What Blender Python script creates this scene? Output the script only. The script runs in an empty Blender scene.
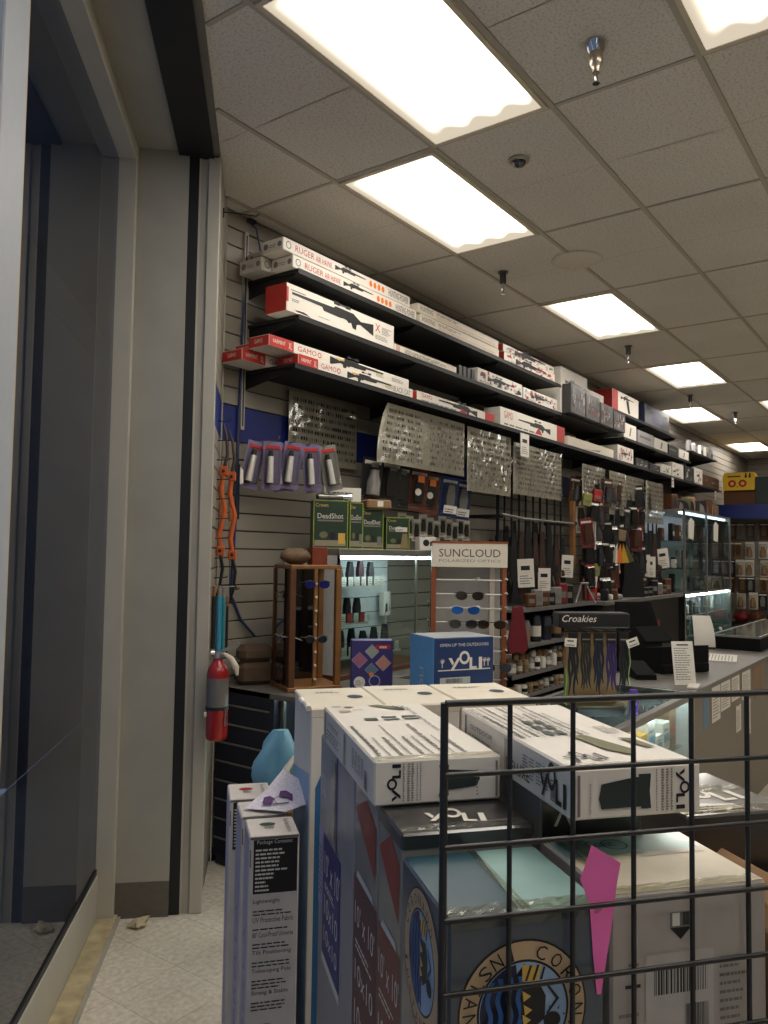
import bpy, math, random
from mathutils import Vector, Matrix
random.seed(7)
scene = bpy.context.scene
COL = scene.collection
# ------------------------------------------------------------------ camera, world, exposure
CEIL = 3.629
CAM = Vector((-3.096, -1.998, 1.68))
YAW, PITCH, ROLL, FPX = math.radians(36.15), math.radians(3.086), math.radians(0.828), 788.8
fw = Vector((math.cos(YAW)*math.cos(PITCH), math.sin(YAW)*math.cos(PITCH), math.sin(PITCH)))
rt = Vector((math.sin(YAW), -math.cos(YAW), 0)); up = rt.cross(fw)
r2 = rt*math.cos(ROLL)+up*math.sin(ROLL); u2 = up*math.cos(ROLL)-rt*math.sin(ROLL)
cd = bpy.data.cameras.new('camera'); cam = bpy.data.objects.new('camera', cd); COL.objects.link(cam)
cam.matrix_world = Matrix(((r2.x, u2.x, -fw.x, CAM.x), (r2.y, u2.y, -fw.y, CAM.y), (r2.z, u2.z, -fw.z, CAM.z), (0, 0, 0, 1)))
cd.sensor_fit = 'VERTICAL'; cd.sensor_height = 24.0; cd.lens = FPX/1024*24.0
cd.clip_start = 0.05; cd.clip_end = 200
scene.camera = cam
scene.view_settings.view_transform = 'Standard'; scene.view_settings.look = 'None'
scene.view_settings.gamma = 1; scene.view_settings.use_curve_mapping = False
scene.view_settings.exposure = 0.85
LAMP = 7.0            # radiance of the fluorescent lenses
try:
    scene.cycles.use_denoising = True
    scene.cycles.max_bounces = 8; scene.cycles.diffuse_bounces = 5; scene.cycles.transparent_max_bounces = 16
    scene.cycles.sample_clamp_indirect = 6
    scene.cycles.caustics_reflective = False; scene.cycles.caustics_refractive = False
except Exception: pass
w = bpy.data.worlds.new('overcast_daylight'); scene.world = w; w.use_nodes = True
bg = w.node_tree.nodes['Background']; bg.inputs[0].default_value = (0.68, 0.77, 0.92, 1); bg.inputs[1].default_value = 0.85

# ------------------------------------------------------------------ materials
def lin(c):
    c = c/255.0
    return c/12.92 if c <= 0.04045 else ((c+0.055)/1.055)**2.4
MATS = {}
def mat(name, rgb, rough=0.6, metal=0.0, noise=0.08, scale=30.0, emit=0.0, bump=0.0, coat=0.0, spec=0.5):
    if name in MATS: return MATS[name]
    m = bpy.data.materials.new(name); m.use_nodes = True
    nt = m.node_tree; b = nt.nodes['Principled BSDF']
    col = (lin(rgb[0]), lin(rgb[1]), lin(rgb[2]), 1)
    b.inputs['Roughness'].default_value = rough; b.inputs['Metallic'].default_value = metal
    b.inputs['Specular IOR Level'].default_value = spec
    if coat: b.inputs['Coat Weight'].default_value = coat; b.inputs['Coat Roughness'].default_value = 0.08
    tc = nt.nodes.new('ShaderNodeTexCoord'); n = nt.nodes.new('ShaderNodeTexNoise')
    n.inputs['Scale'].default_value = scale; n.inputs['Detail'].default_value = 4
    nt.links.new(tc.outputs['Object'], n.inputs['Vector'])
    mr = nt.nodes.new('ShaderNodeMapRange'); mr.inputs[3].default_value = 1-noise*1.6; mr.inputs[4].default_value = 1+noise*1.6
    nt.links.new(n.outputs['Fac'], mr.inputs[0])
    mx = nt.nodes.new('ShaderNodeMix'); mx.data_type = 'RGBA'; mx.blend_type = 'MULTIPLY'; mx.inputs[0].default_value = 1
    mx.inputs[6].default_value = col; nt.links.new(mr.outputs[0], mx.inputs[7]); nt.links.new(mx.outputs[2], b.inputs['Base Color'])
    if emit:
        b.inputs['Emission Color'].default_value = col; b.inputs['Emission Strength'].default_value = emit
    if bump:
        bp = nt.nodes.new('ShaderNodeBump'); bp.inputs['Strength'].default_value = bump; bp.inputs['Distance'].default_value = 0.01
        nt.links.new(n.outputs['Fac'], bp.inputs['Height']); nt.links.new(bp.outputs[0], b.inputs['Normal'])
    m.diffuse_color = col
    MATS[name] = m; return m
def glass(name, tint, refl=1.0, rough=0.0, opac=0.0, ior=1.45):
    if name in MATS: return MATS[name]
    m = bpy.data.materials.new(name); m.use_nodes = True; nt = m.node_tree; nt.nodes.clear()
    out = nt.nodes.new('ShaderNodeOutputMaterial'); tr = nt.nodes.new('ShaderNodeBsdfTransparent')
    tr.inputs[0].default_value = (lin(tint[0]), lin(tint[1]), lin(tint[2]), 1)
    gl = nt.nodes.new('ShaderNodeBsdfGlossy'); gl.inputs['Roughness'].default_value = rough
    ge = nt.nodes.new('ShaderNodeNewGeometry'); dt = nt.nodes.new('ShaderNodeVectorMath'); dt.operation = 'DOT_PRODUCT'
    nt.links.new(ge.outputs['Incoming'], dt.inputs[0]); nt.links.new(ge.outputs['Normal'], dt.inputs[1])
    ab = nt.nodes.new('ShaderNodeMath'); ab.operation = 'ABSOLUTE'; nt.links.new(dt.outputs['Value'], ab.inputs[0])
    om = nt.nodes.new('ShaderNodeMath'); om.operation = 'SUBTRACT'; om.inputs[0].default_value = 1; nt.links.new(ab.outputs[0], om.inputs[1])
    pw = nt.nodes.new('ShaderNodeMath'); pw.operation = 'POWER'; pw.inputs[1].default_value = 5; nt.links.new(om.outputs[0], pw.inputs[0])
    f0 = ((ior-1)/(ior+1))**2
    fr = nt.nodes.new('ShaderNodeMath'); fr.operation = 'MULTIPLY_ADD'; fr.inputs[1].default_value = 1-f0; fr.inputs[2].default_value = f0; nt.links.new(pw.outputs[0], fr.inputs[0])
    mu = nt.nodes.new('ShaderNodeMath'); mu.operation = 'MULTIPLY_ADD'; mu.inputs[1].default_value = refl; mu.inputs[2].default_value = opac
    mu.use_clamp = True
    nt.links.new(fr.outputs[0], mu.inputs[0]); mx = nt.nodes.new('ShaderNodeMixShader')
    nt.links.new(mu.outputs[0], mx.inputs[0]); nt.links.new(tr.outputs[0], mx.inputs[1]); nt.links.new(gl.outputs[0], mx.inputs[2])
    nt.links.new(mx.outputs[0], out.inputs[0]); MATS[name] = m; return m

# ------------------------------------------------------------------ mesh collector
_txt = {}
def text_geo(s):
    if s in _txt: return _txt[s]
    cu = bpy.data.curves.new('lettering_source', 'FONT'); cu.body = s; cu.size = 1; cu.resolution_u = 2
    o = bpy.data.objects.new('lettering_source', cu); COL.objects.link(o)
    bpy.context.view_layer.update()
    me = o.evaluated_get(bpy.context.evaluated_depsgraph_get()).to_mesh()
    vs = [v.co.copy() for v in me.vertices]; fs = [tuple(p.vertices) for p in me.polygons]
    o.evaluated_get(bpy.context.evaluated_depsgraph_get()).to_mesh_clear()
    bpy.data.objects.remove(o); bpy.data.curves.remove(cu)
    if not vs: vs = [Vector((0, 0, 0))]
    x0 = min(v.x for v in vs); x1 = max(v.x for v in vs); y0 = min(v.y for v in vs); y1 = max(v.y for v in vs)
    _txt[s] = (vs, fs, x0, x1, y0, y1); return _txt[s]
class G:
    def __init__(s): s.v = []; s.f = []; s.m = []; s.sm = []; s.ml = []
    def mi(s, m):
        if m not in s.ml: s.ml.append(m)
        return s.ml.index(m)
    def add(s, vs, fs, m, smooth=False):
        k = len(s.v); s.v += [tuple(v) for v in vs]; i = s.mi(m)
        for f in fs: s.f.append(tuple(k+j for j in f)); s.m.append(i); s.sm.append(smooth)
    def box(s, x0, x1, y0, y1, z0, z1, m, bev=0.0, M=None):
        b = min(bev, (x1-x0)*.45, (y1-y0)*.45, (z1-z0)*.45)
        if b <= 0:
            vs = [Vector((x, y, z)) for z in (z0, z1) for y in (y0, y1) for x in (x0, x1)]
            fs = [(0, 2, 3, 1), (4, 5, 7, 6), (0, 1, 5, 4), (2, 6, 7, 3), (0, 4, 6, 2), (1, 3, 7, 5)]
        else:
            vs = []; idx = {}
            X = (x0, x1); Y = (y0, y1); Z = (z0, z1)
            for i in (0, 1):
                for j in (0, 1):
                    for k in (0, 1):
                        dx = b if i == 0 else -b; dy = b if j == 0 else -b; dz = b if k == 0 else -b
                        idx[i, j, k, 0] = len(vs); vs.append(Vector((X[i], Y[j]+dy, Z[k]+dz)))
                        idx[i, j, k, 1] = len(vs); vs.append(Vector((X[i]+dx, Y[j], Z[k]+dz)))
                        idx[i, j, k, 2] = len(vs); vs.append(Vector((X[i]+dx, Y[j]+dy, Z[k])))
            fs = []
            def q(a, flip): fs.append(tuple(reversed(a)) if flip else tuple(a))
            for i in (0, 1): q([idx[i, 0, 0, 0], idx[i, 0, 1, 0], idx[i, 1, 1, 0], idx[i, 1, 0, 0]], i == 1)
            for j in (0, 1): q([idx[0, j, 0, 1], idx[1, j, 0, 1], idx[1, j, 1, 1], idx[0, j, 1, 1]], j == 1)
            for k in (0, 1): q([idx[0, 0, k, 2], idx[0, 1, k, 2], idx[1, 1, k, 2], idx[1, 0, k, 2]], k == 1)
            for i in (0, 1):
                for j in (0, 1): q([idx[i, j, 0, 0], idx[i, j, 0, 1], idx[i, j, 1, 1], idx[i, j, 1, 0]], (i+j) % 2 == 1)
            for i in (0, 1):
                for k in (0, 1): q([idx[i, 0, k, 0], idx[i, 1, k, 0], idx[i, 1, k, 2], idx[i, 0, k, 2]], (i+k) % 2 == 1)
            for j in (0, 1):
                for k in (0, 1): q([idx[0, j, k, 1], idx[0, j, k, 2], idx[1, j, k, 2], idx[1, j, k, 1]], (j+k) % 2 == 1)
            for i in (0, 1):
                for j in (0, 1):
                    for k in (0, 1): q([idx[i, j, k, 0], idx[i, j, k, 2], idx[i, j, k, 1]], (i+j+k) % 2 == 1)
        if M is not None: vs = [M @ v for v in vs]
        s.add(vs, fs, m); return s
    def cyl(s, p0, p1, r0, r1=None, n=12, m=None, smooth=True):
        r1 = r0 if r1 is None else r1
        p0 = Vector(p0); p1 = Vector(p1); d = (p1-p0).normalized()
        a = d.orthogonal().normalized(); b = d.cross(a)
        vs = []
        for p, r in ((p0, r0), (p1, r1)):
            for i in range(n):
                t = 2*math.pi*i/n; vs.append(p+a*(r*math.cos(t))+b*(r*math.sin(t)))
        s.add(vs, [(i, (i+1) % n, n+(i+1) % n, n+i) for i in range(n)], m, smooth)
        s.add(vs[:n], [tuple(reversed(range(n)))], m); s.add(vs[n:], [tuple(range(n))], m); return s
    def tube(s, pts, r, n=8, m=None, closed=False):
        P = [Vector(p) for p in pts]; k = len(P); vs = []; a = None
        R = r if isinstance(r, (list, tuple)) else [r]*k
        for i, p in enumerate(P):
            if closed: d = P[(i+1) % k]-P[i-1]
            else: d = P[min(i+1, k-1)]-P[max(i-1, 0)]
            d.normalize()
            if a is None: a = d.orthogonal().normalized()
            else:
                a = a-d*a.dot(d)
                a = a.normalized() if a.length > 1e-6 else d.orthogonal().normalized()
            b = d.cross(a)
            for j in range(n):
                t = 2*math.pi*j/n; vs.append(p+a*(R[i]*math.cos(t))+b*(R[i]*math.sin(t)))
        fs = []
        for i in range(k if closed else k-1):
            i2 = (i+1) % k
            for j in range(n): fs.append((i*n+j, i*n+(j+1) % n, i2*n+(j+1) % n, i2*n+j))
        s.add(vs, fs, m, True)
        if not closed:
            s.add(vs[:n], [tuple(reversed(range(n)))], m); s.add(vs[-n:], [tuple(range(n))], m)
        return s
    def lathe(s, prof, c=(0, 0, 0), n=20, m=None, axis=(0, 0, 1), smooth=True):
        ax = Vector(axis).normalized(); a = ax.orthogonal().normalized(); b = ax.cross(a); c = Vector(c)
        vs = [c+ax*z+a*(r*math.cos(2*math.pi*i/n))+b*(r*math.sin(2*math.pi*i/n)) for r, z in prof for i in range(n)]
        k = len(prof); fs = [(j*n+i, j*n+(i+1) % n, (j+1)*n+(i+1) % n, (j+1)*n+i) for j in range(k-1) for i in range(n)]
        s.add(vs, fs, m, smooth)
        s.add(vs[:n], [tuple(reversed(range(n)))], m); s.add(vs[-n:], [tuple(range(n))], m); return s
    def prism(s, pts, o, ux, uy, t, m, back=0.0):
        # 2D outline extruded along ux x uy: from -back to t
        o = Vector(o); ux = Vector(ux); uy = Vector(uy); nn = ux.cross(uy).normalized(); k = len(pts)
        A = [o+ux*x+uy*y+nn*t for x, y in pts]
        area = sum(pts[i][0]*pts[(i+1) % k][1]-pts[(i+1) % k][0]*pts[i][1] for i in range(k))
        if area < 0: A.reverse()
        if t+back <= 0.0004: s.add(A, [tuple(range(k))], m); return s
        Bk = [p-nn*(t+back) for p in A]
        s.add(A+Bk, [tuple(range(k)), tuple(range(2*k-1, k-1, -1))]+[(i, k+i, k+(i+1) % k, (i+1) % k) for i in range(k)], m); return s
    def build(s, name, parent=None, loc=None, rz=None, mw=None):
        me = bpy.data.meshes.new(name); me.from_pydata(s.v, [], s.f)
        for m in s.ml: me.materials.append(m)
        me.polygons.foreach_set('material_index', s.m); me.polygons.foreach_set('use_smooth', s.sm); me.update()
        o = bpy.data.objects.new(name, me); COL.objects.link(o)
        if parent is not None: o.parent = parent
        if mw is not None: o.matrix_world = mw
        if loc is not None: o.location = loc
        if rz is not None: o.rotation_euler = (0, 0, rz)
        return o
class Face:
    """A flat face (origin, right, up) that printing is laid on; everything sits a hair above the surface."""
    def __init__(s, g, o, ux, uy, off=0.0006):
        s.g = g; s.o = Vector(o); s.ux = Vector(ux).normalized(); s.uy = Vector(uy).normalized(); s.n = s.ux.cross(s.uy); s.k = 0; s.off = off
    def org(s): s.k += 1; return s.o+s.n*(s.off+0.00006*s.k)
    def rect(s, x, y, w, h, m): s.g.prism([(x, y), (x+w, y), (x+w, y+h), (x, y+h)], s.org(), s.ux, s.uy, 0, m)
    def poly(s, pts, m): s.g.prism(pts, s.org(), s.ux, s.uy, 0, m)
    def disc(s, x, y, rx, ry, m, n=24): s.poly([(x+rx*math.cos(2*math.pi*i/n), y+ry*math.sin(2*math.pi*i/n)) for i in range(n)], m)
    def ring(s, x, y, ro, ri, m, n=40):
        o = s.org(); vs = []
        for r in (ri, ro):
            vs += [o+s.ux*(x+r*math.cos(2*math.pi*i/n))+s.uy*(y+r*math.sin(2*math.pi*i/n)) for i in range(n)]
        s.g.add(vs, [(i, n+i, n+(i+1) % n, (i+1) % n) for i in range(n)], m)
    def text(s, t, x, y, w, h, m, rot=0.0):
        """fits the string in a w x h box whose lower left corner is x, y, turned by rot (deg)"""
        vs, fs, x0, x1, y0, y1 = text_geo(t); o = s.org(); c, sn = math.cos(math.radians(rot)), math.sin(math.radians(rot))
        sx = w/max(x1-x0, 1e-6); sy = h/max(y1-y0, 1e-6); out = []
        for v in vs:
            a = (v.x-x0)*sx; b = (v.y-y0)*sy
            out.append(o+s.ux*(x+a*c-b*sn)+s.uy*(y+a*sn+b*c))
        s.g.add(out, fs, m)
    def lines(s, x, y, w, h, n, m, fill=0.45, rnd=None, vertical=False):
        """rows of small print too fine to read in the photograph"""
        rnd = rnd or random.Random(int(x*9999+y*777+n))
        o = s.org()
        for i in range(n):
            if vertical:
                pw = w/n; L = h*rnd.uniform(.7, 1); s.g.prism([(x+i*pw, y+h-L), (x+i*pw+pw*fill, y+h-L), (x+i*pw+pw*fill, y+h), (x+i*pw, y+h)], o, s.ux, s.uy, 0, m)
            else:
                ph = h/n; yy = y+h-(i+1)*ph; xx = x; L = w*rnd.uniform(.65, 1)
                while xx < x+L-1e-5:
                    ww = min(rnd.uniform(.08, .22)*w, x+L-xx)
                    s.g.prism([(xx, yy), (xx+ww, yy), (xx+ww, yy+ph*fill), (xx, yy+ph*fill)], o, s.ux, s.uy, 0, m); xx += ww+.03*w
    def barcode(s, x, y, w, h, m):
        rnd = random.Random(3); xx = x; o = s.org()
        while xx < x+w:
            ww = rnd.choice((.012, .02, .035))*w; s.g.prism([(xx, y), (min(xx+ww, x+w), y), (min(xx+ww, x+w), y+h), (xx, y+h)], o, s.ux, s.uy, 0, m); xx += ww+rnd.choice((.015, .025))*w

# ------------------------------------------------------------------ object helpers
def tag(o, label, cat, group=None, kind=None):
    o['label'] = label; o['category'] = cat
    if group: o['group'] = group
    if kind: o['kind'] = kind
    return o
def thing(name, label, cat, loc=(0, 0, 0), rz=0.0, group=None):
    o = bpy.data.objects.new(name, None); COL.objects.link(o); o.empty_display_size = 0.05
    o.location = loc; o.rotation_euler = (0, 0, rz); return tag(o, label, cat, group)
def struct(name, g, parent=None):
    o = g.build(name, parent)
    if parent is None: o['kind'] = 'structure'
    return o
def copy_tree(o, loc=None, rz=None, label=None, parent=None):
    c = o.copy(); COL.objects.link(c)
    if parent is not None: c.parent = parent
    for ch in [x for x in bpy.data.objects if x.parent == o]: copy_tree(ch, parent=c)
    if loc is not None: c.location = loc
    if rz is not None: c.rotation_euler = (0, 0, rz)
    if label: c['label'] = label
    return c
# direction of the storefront (diagonal) and of the wire rack in the foreground
DS = Vector((math.cos(math.radians(44.4)), math.sin(math.radians(44.4)), 0)); NS = Vector((DS.y, -DS.x, 0))
C0 = Vector((-0.108, 1.316, 0))
MS = Matrix(((DS.x, NS.x, 0, C0.x), (DS.y, NS.y, 0, C0.y), (0, 0, 1, 0), (0, 0, 0, 1)))   # (s, n, z) -> world ; left handed
def sg(g):
    """storefront geometry is written in (s, n, z); flip faces because the frame is left handed"""
    g.v = [tuple(MS @ Vector(v)) for v in g.v]; g.f = [tuple(reversed(f)) for f in g.f]; return g
RZ = math.radians(-39.5)
RO = Vector((-2.347, -1.545, 0)); RA = Vector((math.cos(RZ), math.sin(RZ), 0)); RB = Vector((-math.sin(RZ), math.cos(RZ), 0))
def rack(a, b, z=0.0): return RO+RA*a+RB*b+Vector((0, 0, z))
YW = 1.316
# ------------------------------------------------------------------ palette
black = mat('black_ink', (22, 22, 24), .5); dark = mat('dark_plastic', (17, 17, 18), .45)
white = mat('white_card', (224, 217, 205), .55, noise=.03); cream = mat('cream_paint', (222, 212, 192), .5, noise=.04)
almond = mat('almond_painted_aluminium', (172, 167, 154), .45, noise=.06, scale=6)
almond_d = mat('scuffed_almond_panel', (154, 150, 140), .5, noise=.10, scale=5)
slat_m = mat('grey_beige_slat_board', (140, 133, 121), .5, noise=.04, scale=4)
groove = mat('dark_groove', (34, 32, 30), .7); shelf_m = mat('black_steel_shelf', (19, 18, 18), .6)
blue_band = mat('royal_blue_paint', (20, 38, 112), .45); steel = mat('brushed_steel', (170, 168, 164), .3, .9)
chrome = mat('chrome', (220, 220, 220), .12, 1.0); grey_m = mat('mid_grey_paint', (112, 110, 106), .5)
red = mat('red_print', (176, 36, 30), .5); redbox = mat('red_carton', (178, 44, 36), .5); orange = mat('orange_print', (226, 120, 40), .5)
clear = glass('clear_plastic', (235, 238, 240), .9, .12, .06); greyp = mat('grey_print', (120, 116, 110), .6)
olive = mat('olive_print', (110, 106, 72), .6); wood = mat('honey_wood', (134, 92, 48), .45, noise=.2, scale=14)
wood_d = mat('brown_wood', (92, 54, 28), .5, noise=.25, scale=16); paper = mat('white_paper', (222, 216, 204), .6, noise=.03)
glassm = glass('display_glass', (222, 232, 230), 1.0); kraft = mat('kraft_cardboard', (140, 108, 76), .8)

def yoli_logo(F, x, y, w_, h, m, rot=0.0):
    c, sn = math.cos(math.radians(rot)), math.sin(math.radians(rot))
    def T(p): a, b = p[0]*w_, p[1]*h; return (x+a*c-b*sn, y+a*sn+b*c)
    def P(pts): F.poly([T(p) for p in pts], m)
    P([(0, .62), (.09, .62), (.16, .36), (.12, .22)]); P([(.27, .62), (.36, .62), (.16, .0), (.07, .0)])
    n = 28; o = F.org(); vs = []
    for k in (.60, 1.0):
        for i in range(n):
            t_ = 2*math.pi*i/n; px, py = T((.47+.155*k*math.cos(t_), .62+.36*k*math.sin(t_))); vs.append(o+F.ux*px+F.uy*py)
    F.g.add(vs, [(i, n+i, n+(i+1) % n, (i+1) % n) for i in range(n)], m)
    P([(.62, .0), (.84, .0), (.84, .13), (.70, .13), (.70, .62), (.62, .62)]); P([(.90, .0), (1., .0), (1., .62), (.90, .62)])
# ------------------------------------------------------------------ ceiling
def ceil_mat():
    m = bpy.data.materials.new('speckled_ceiling_tile'); m.use_nodes = True; nt = m.node_tree; b = nt.nodes['Principled BSDF']
    b.inputs['Roughness'].default_value = .95; b.inputs['Specular IOR Level'].default_value = .1
    tc = nt.nodes.new('ShaderNodeTexCoord'); n = nt.nodes.new('ShaderNodeTexNoise'); n.inputs['Scale'].default_value = 90; n.inputs['Detail'].default_value = 3
    v = nt.nodes.new('ShaderNodeTexNoise'); v.inputs['Scale'].default_value = 1.1
    nt.links.new(tc.outputs['Object'], n.inputs['Vector']); nt.links.new(tc.outputs['Object'], v.inputs['Vector'])
    r = nt.nodes.new('ShaderNodeValToRGB'); r.color_ramp.elements[0].position = .34; r.color_ramp.elements[0].color = (.52, .49, .44, 1)
    r.color_ramp.elements[1].position = .5; r.color_ramp.elements[1].color = (.70, .66, .60, 1)
    nt.links.new(n.outputs['Fac'], r.inputs[0])
    mr = nt.nodes.new('ShaderNodeMapRange'); mr.inputs[3].default_value = .86; mr.inputs[4].default_value = 1.12; nt.links.new(v.outputs['Fac'], mr.inputs[0])
    mx = nt.nodes.new('ShaderNodeMix'); mx.data_type = 'RGBA'; mx.blend_type = 'MULTIPLY'; mx.inputs[0].default_value = 1
    nt.links.new(r.outputs[0], mx.inputs[6]); nt.links.new(mr.outputs[0], mx.inputs[7]); nt.links.new(mx.outputs[2], b.inputs['Base Color'])
    bp = nt.nodes.new('ShaderNodeBump'); bp.inputs['Strength'].default_value = .25; bp.inputs['Distance'].default_value = .004
    nt.links.new(n.outputs['Fac'], bp.inputs['Height']); nt.links.new(bp.outputs[0], b.inputs['Normal'])
    return m
FT = .3048
tile_m = ceil_mat(); tee_m = mat('ceiling_tee_bar', (176, 168, 154), .6, noise=.03)
def clipx(y):  # x where the diagonal storefront line meets this y
    return C0.x+(y-C0.y)*DS.x/DS.y
g = G()
e = C0-DS*9
X1 = 22.0; Y0 = -9.0
poly = [(C0.x, C0.y), (e.x, e.y), (e.x, Y0), (X1, Y0), (X1, C0.y)]
co = C0-NS*.11; poly = [(C0.x+.2, C0.y+.1), (co.x, co.y+.1), ((co-DS*9).x, (co-DS*9).y), ((co-DS*9).x, Y0), (X1, Y0), (X1, C0.y+.1)]
g.add([(x, y, CEIL+.004) for x, y in poly], [tuple(range(6))], tile_m)
g.add([(x, y, CEIL+.10) for x, y in poly], [tuple(reversed(range(6)))], tile_m)
struct('ceiling', g)
g = G()
for k in range(-14, 3):      # runners along the wall direction, one every two feet
    y = k*2*FT
    x0 = max(clipx(y)+.01, -6.3); g.box(x0, X1, y-.012, y+.012, CEIL-.004, CEIL+.003, tee_m)
for k in range(-5, 18):      # cross tees every four feet, thinner score lines between
    for half in (0, 1):
        x = (k*4+half*2)*FT; wd = .010 if half == 0 else .0018
        y1 = min(C0.y, C0.y+(x-C0.x)*DS.y/DS.x) if x < C0.x else C0.y
        g.box(x-wd, x+wd, Y0, y1-.01, CEIL-(.0012 if half == 0 else -.0030), CEIL+.003, tee_m if half == 0 else mat('tile_score_line', (178, 170, 156), .8))
struct('trim_1', g)
# fluorescent troffers
def lamp_mat():
    m = bpy.data.materials.new('lit_fluorescent_lens'); m.use_nodes = True; nt = m.node_tree; nt.nodes.clear()
    out = nt.nodes.new('ShaderNodeOutputMaterial'); em = nt.nodes.new('ShaderNodeEmission'); nt.links.new(em.outputs[0], out.inputs[0])
    tc = nt.nodes.new('ShaderNodeTexCoord'); sp = nt.nodes.new('ShaderNodeSeparateXYZ'); nt.links.new(tc.outputs['Object'], sp.inputs[0])
    def M(op, a, b=None, cl=False):
        n = nt.nodes.new('ShaderNodeMath'); n.operation = op; n.use_clamp = cl
        for i, q in enumerate((a, b)):
            if q is None: continue
            if isinstance(q, (int, float)): n.inputs[i].default_value = q
            else: nt.links.new(q, n.inputs[i])
        return n.outputs[0]
    ax = M('ABSOLUTE', sp.outputs[0]); ay = M('ABSOLUTE', sp.outputs[1])
    wave = M('MULTIPLY', M('COSINE', M('MULTIPLY', sp.outputs[1], 2*math.pi/.155)), -.022)   # four tubes end in four lobes
    ex = M('MULTIPLY', M('DIVIDE', M('SUBTRACT', M('ADD', .512, wave), sp.outputs[0]), .075, True), M('DIVIDE', M('ADD', sp.outputs[0], .585), .05, True))
    ey = M('MULTIPLY', M('DIVIDE', M('SUBTRACT', .262, sp.outputs[1]), .11, True), M('DIVIDE', M('ADD', sp.outputs[1], .288), .05, True))
    k = M('POWER', M('MULTIPLY', ex, ey), 2.4)
    pr = M('MULTIPLY_ADD', M('SINE', M('MULTIPLY', sp.outputs[0], 700)), .04); nt.nodes[-1].inputs[2].default_value = 1.0
    st = M('MULTIPLY', M('ADD', M('MULTIPLY', k, LAMP), .40), pr); nt.links.new(st, em.inputs[1])
    mx = nt.nodes.new('ShaderNodeMix'); mx.data_type = 'RGBA'; mx.inputs[6].default_value = (1, .86, .66, 1); mx.inputs[7].default_value = (1, .945, .87, 1)
    nt.links.new(k, mx.inputs[0]); nt.links.new(mx.outputs[2], em.inputs[0]); return m
lens_m = lamp_mat(); lframe = mat('white_troffer_frame', (205, 194, 172), .5, noise=.02)
LA = thing('ceiling_light', 'large lit two by four ceiling light, above the wire rack', 'ceiling light', (-2*FT, -1*FT, CEIL))
g = G(); hx, hy = 2*FT-.014, FT-.014
g.box(-hx, hx, -hy, -hy+.02, -.012, -.001, lframe); g.box(-hx, hx, hy-.02, hy, -.012, -.001, lframe)
g.box(-hx, -hx+.02, -hy+.02, hy-.02, -.012, -.001, lframe); g.box(hx-.02, hx, -hy+.02, hy-.02, -.012, -.001, lframe)
g.build('frame', LA)
g = G(); g.box(-hx+.019, hx-.019, -hy+.019, hy-.019, -.008, -.002, lens_m); g.build('lens', LA)
for xf, yf, lab in [(2, 1, 'second lit ceiling light, in the row beside the rifle carton shelves'), (10, 1, 'third lit ceiling light in the row beside the shelves'),
                    (18, 1, 'fourth lit ceiling light, before the dark blue box on the top shelf'), (26, 3, 'fifth lit ceiling light, partly behind the dark blue box on top'),
                    (38, 3, 'small distant lit ceiling light above the yellow box'), (26, -1, 'distant lit ceiling light in the next row, high over the blue fascia'),
                    (46, 3, 'farthest lit ceiling light, low beyond the small distant one'), (-2, -5, 'lit ceiling light just beyond the large chrome sprinkler')]:
    copy_tree(LA, (xf*FT, yf*FT, CEIL), 0, lab)
for xf, yf in [(14, -9), (30, -7), (2, -11), (14, -11), (26, -13), (-10, -1), (-10, -5), (-6, -9), (-14, -9), (38, -5), (-2, -15), (10, -17), (46, -9)]:  # lights out of view, added to fill the shop and its upright faces
    o = copy_tree(LA, (xf*FT, yf*FT, CEIL), 0, 'unseen lit two by four ceiling light, added as fill'); o['group'] = 'unseen ceiling lights added as fill'
# ------------------------------------------------------------------ floor
def floor_mat():
    m = bpy.data.materials.new('worn_cream_vinyl_tile'); m.use_nodes = True; nt = m.node_tree; b = nt.nodes['Principled BSDF']
    b.inputs['Roughness'].default_value = .45
    tc = nt.nodes.new('ShaderNodeTexCoord'); mp = nt.nodes.new('ShaderNodeMapping'); mp.inputs['Rotation'].default_value[2] = 0
    nt.links.new(tc.outputs['Object'], mp.inputs[0])
    br = nt.nodes.new('ShaderNodeTexBrick'); br.offset = 0; br.inputs['Scale'].default_value = 1/FT; br.inputs['Brick Width'].default_value = 1; br.inputs['Row Height'].default_value = 1
    br.inputs['Mortar Size'].default_value = .006; br.inputs['Mortar Smooth'].default_value = .3
    br.inputs['Color1'].default_value = (.60, .54, .44, 1); br.inputs['Color2'].default_value = (.56, .505, .41, 1); br.inputs['Mortar'].default_value = (.36, .31, .24, 1)
    nt.links.new(mp.outputs[0], br.inputs[0])
    n = nt.nodes.new('ShaderNodeTexNoise'); n.inputs['Scale'].default_value = 45; n.inputs['Detail'].default_value = 5; nt.links.new(tc.outputs['Object'], n.inputs[0])
    n2 = nt.nodes.new('ShaderNodeTexNoise'); n2.inputs['Scale'].default_value = 3; n2.inputs['Detail'].default_value = 6; nt.links.new(tc.outputs['Object'], n2.inputs[0])
    def mr(src, a, c, lo, hi):
        q = nt.nodes.new('ShaderNodeMapRange'); q.inputs[1].default_value = a; q.inputs[2].default_value = c; q.inputs[3].default_value = lo; q.inputs[4].default_value = hi; nt.links.new(src, q.inputs[0]); return q.outputs[0]
    x = br.outputs[0]
    for o in (mr(n.outputs[0], .3, .7, .78, 1.16), mr(n2.outputs[0], .3, .75, 1.1, .78)):
        mx = nt.nodes.new('ShaderNodeMix'); mx.data_type = 'RGBA'; mx.blend_type = 'MULTIPLY'; mx.inputs[0].default_value = 1
        nt.links.new(x, mx.inputs[6]); nt.links.new(o, mx.inputs[7]); x = mx.outputs[2]
    nt.links.new(x, b.inputs['Base Color']); return m
fl_m = floor_mat(); g = G()
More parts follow.
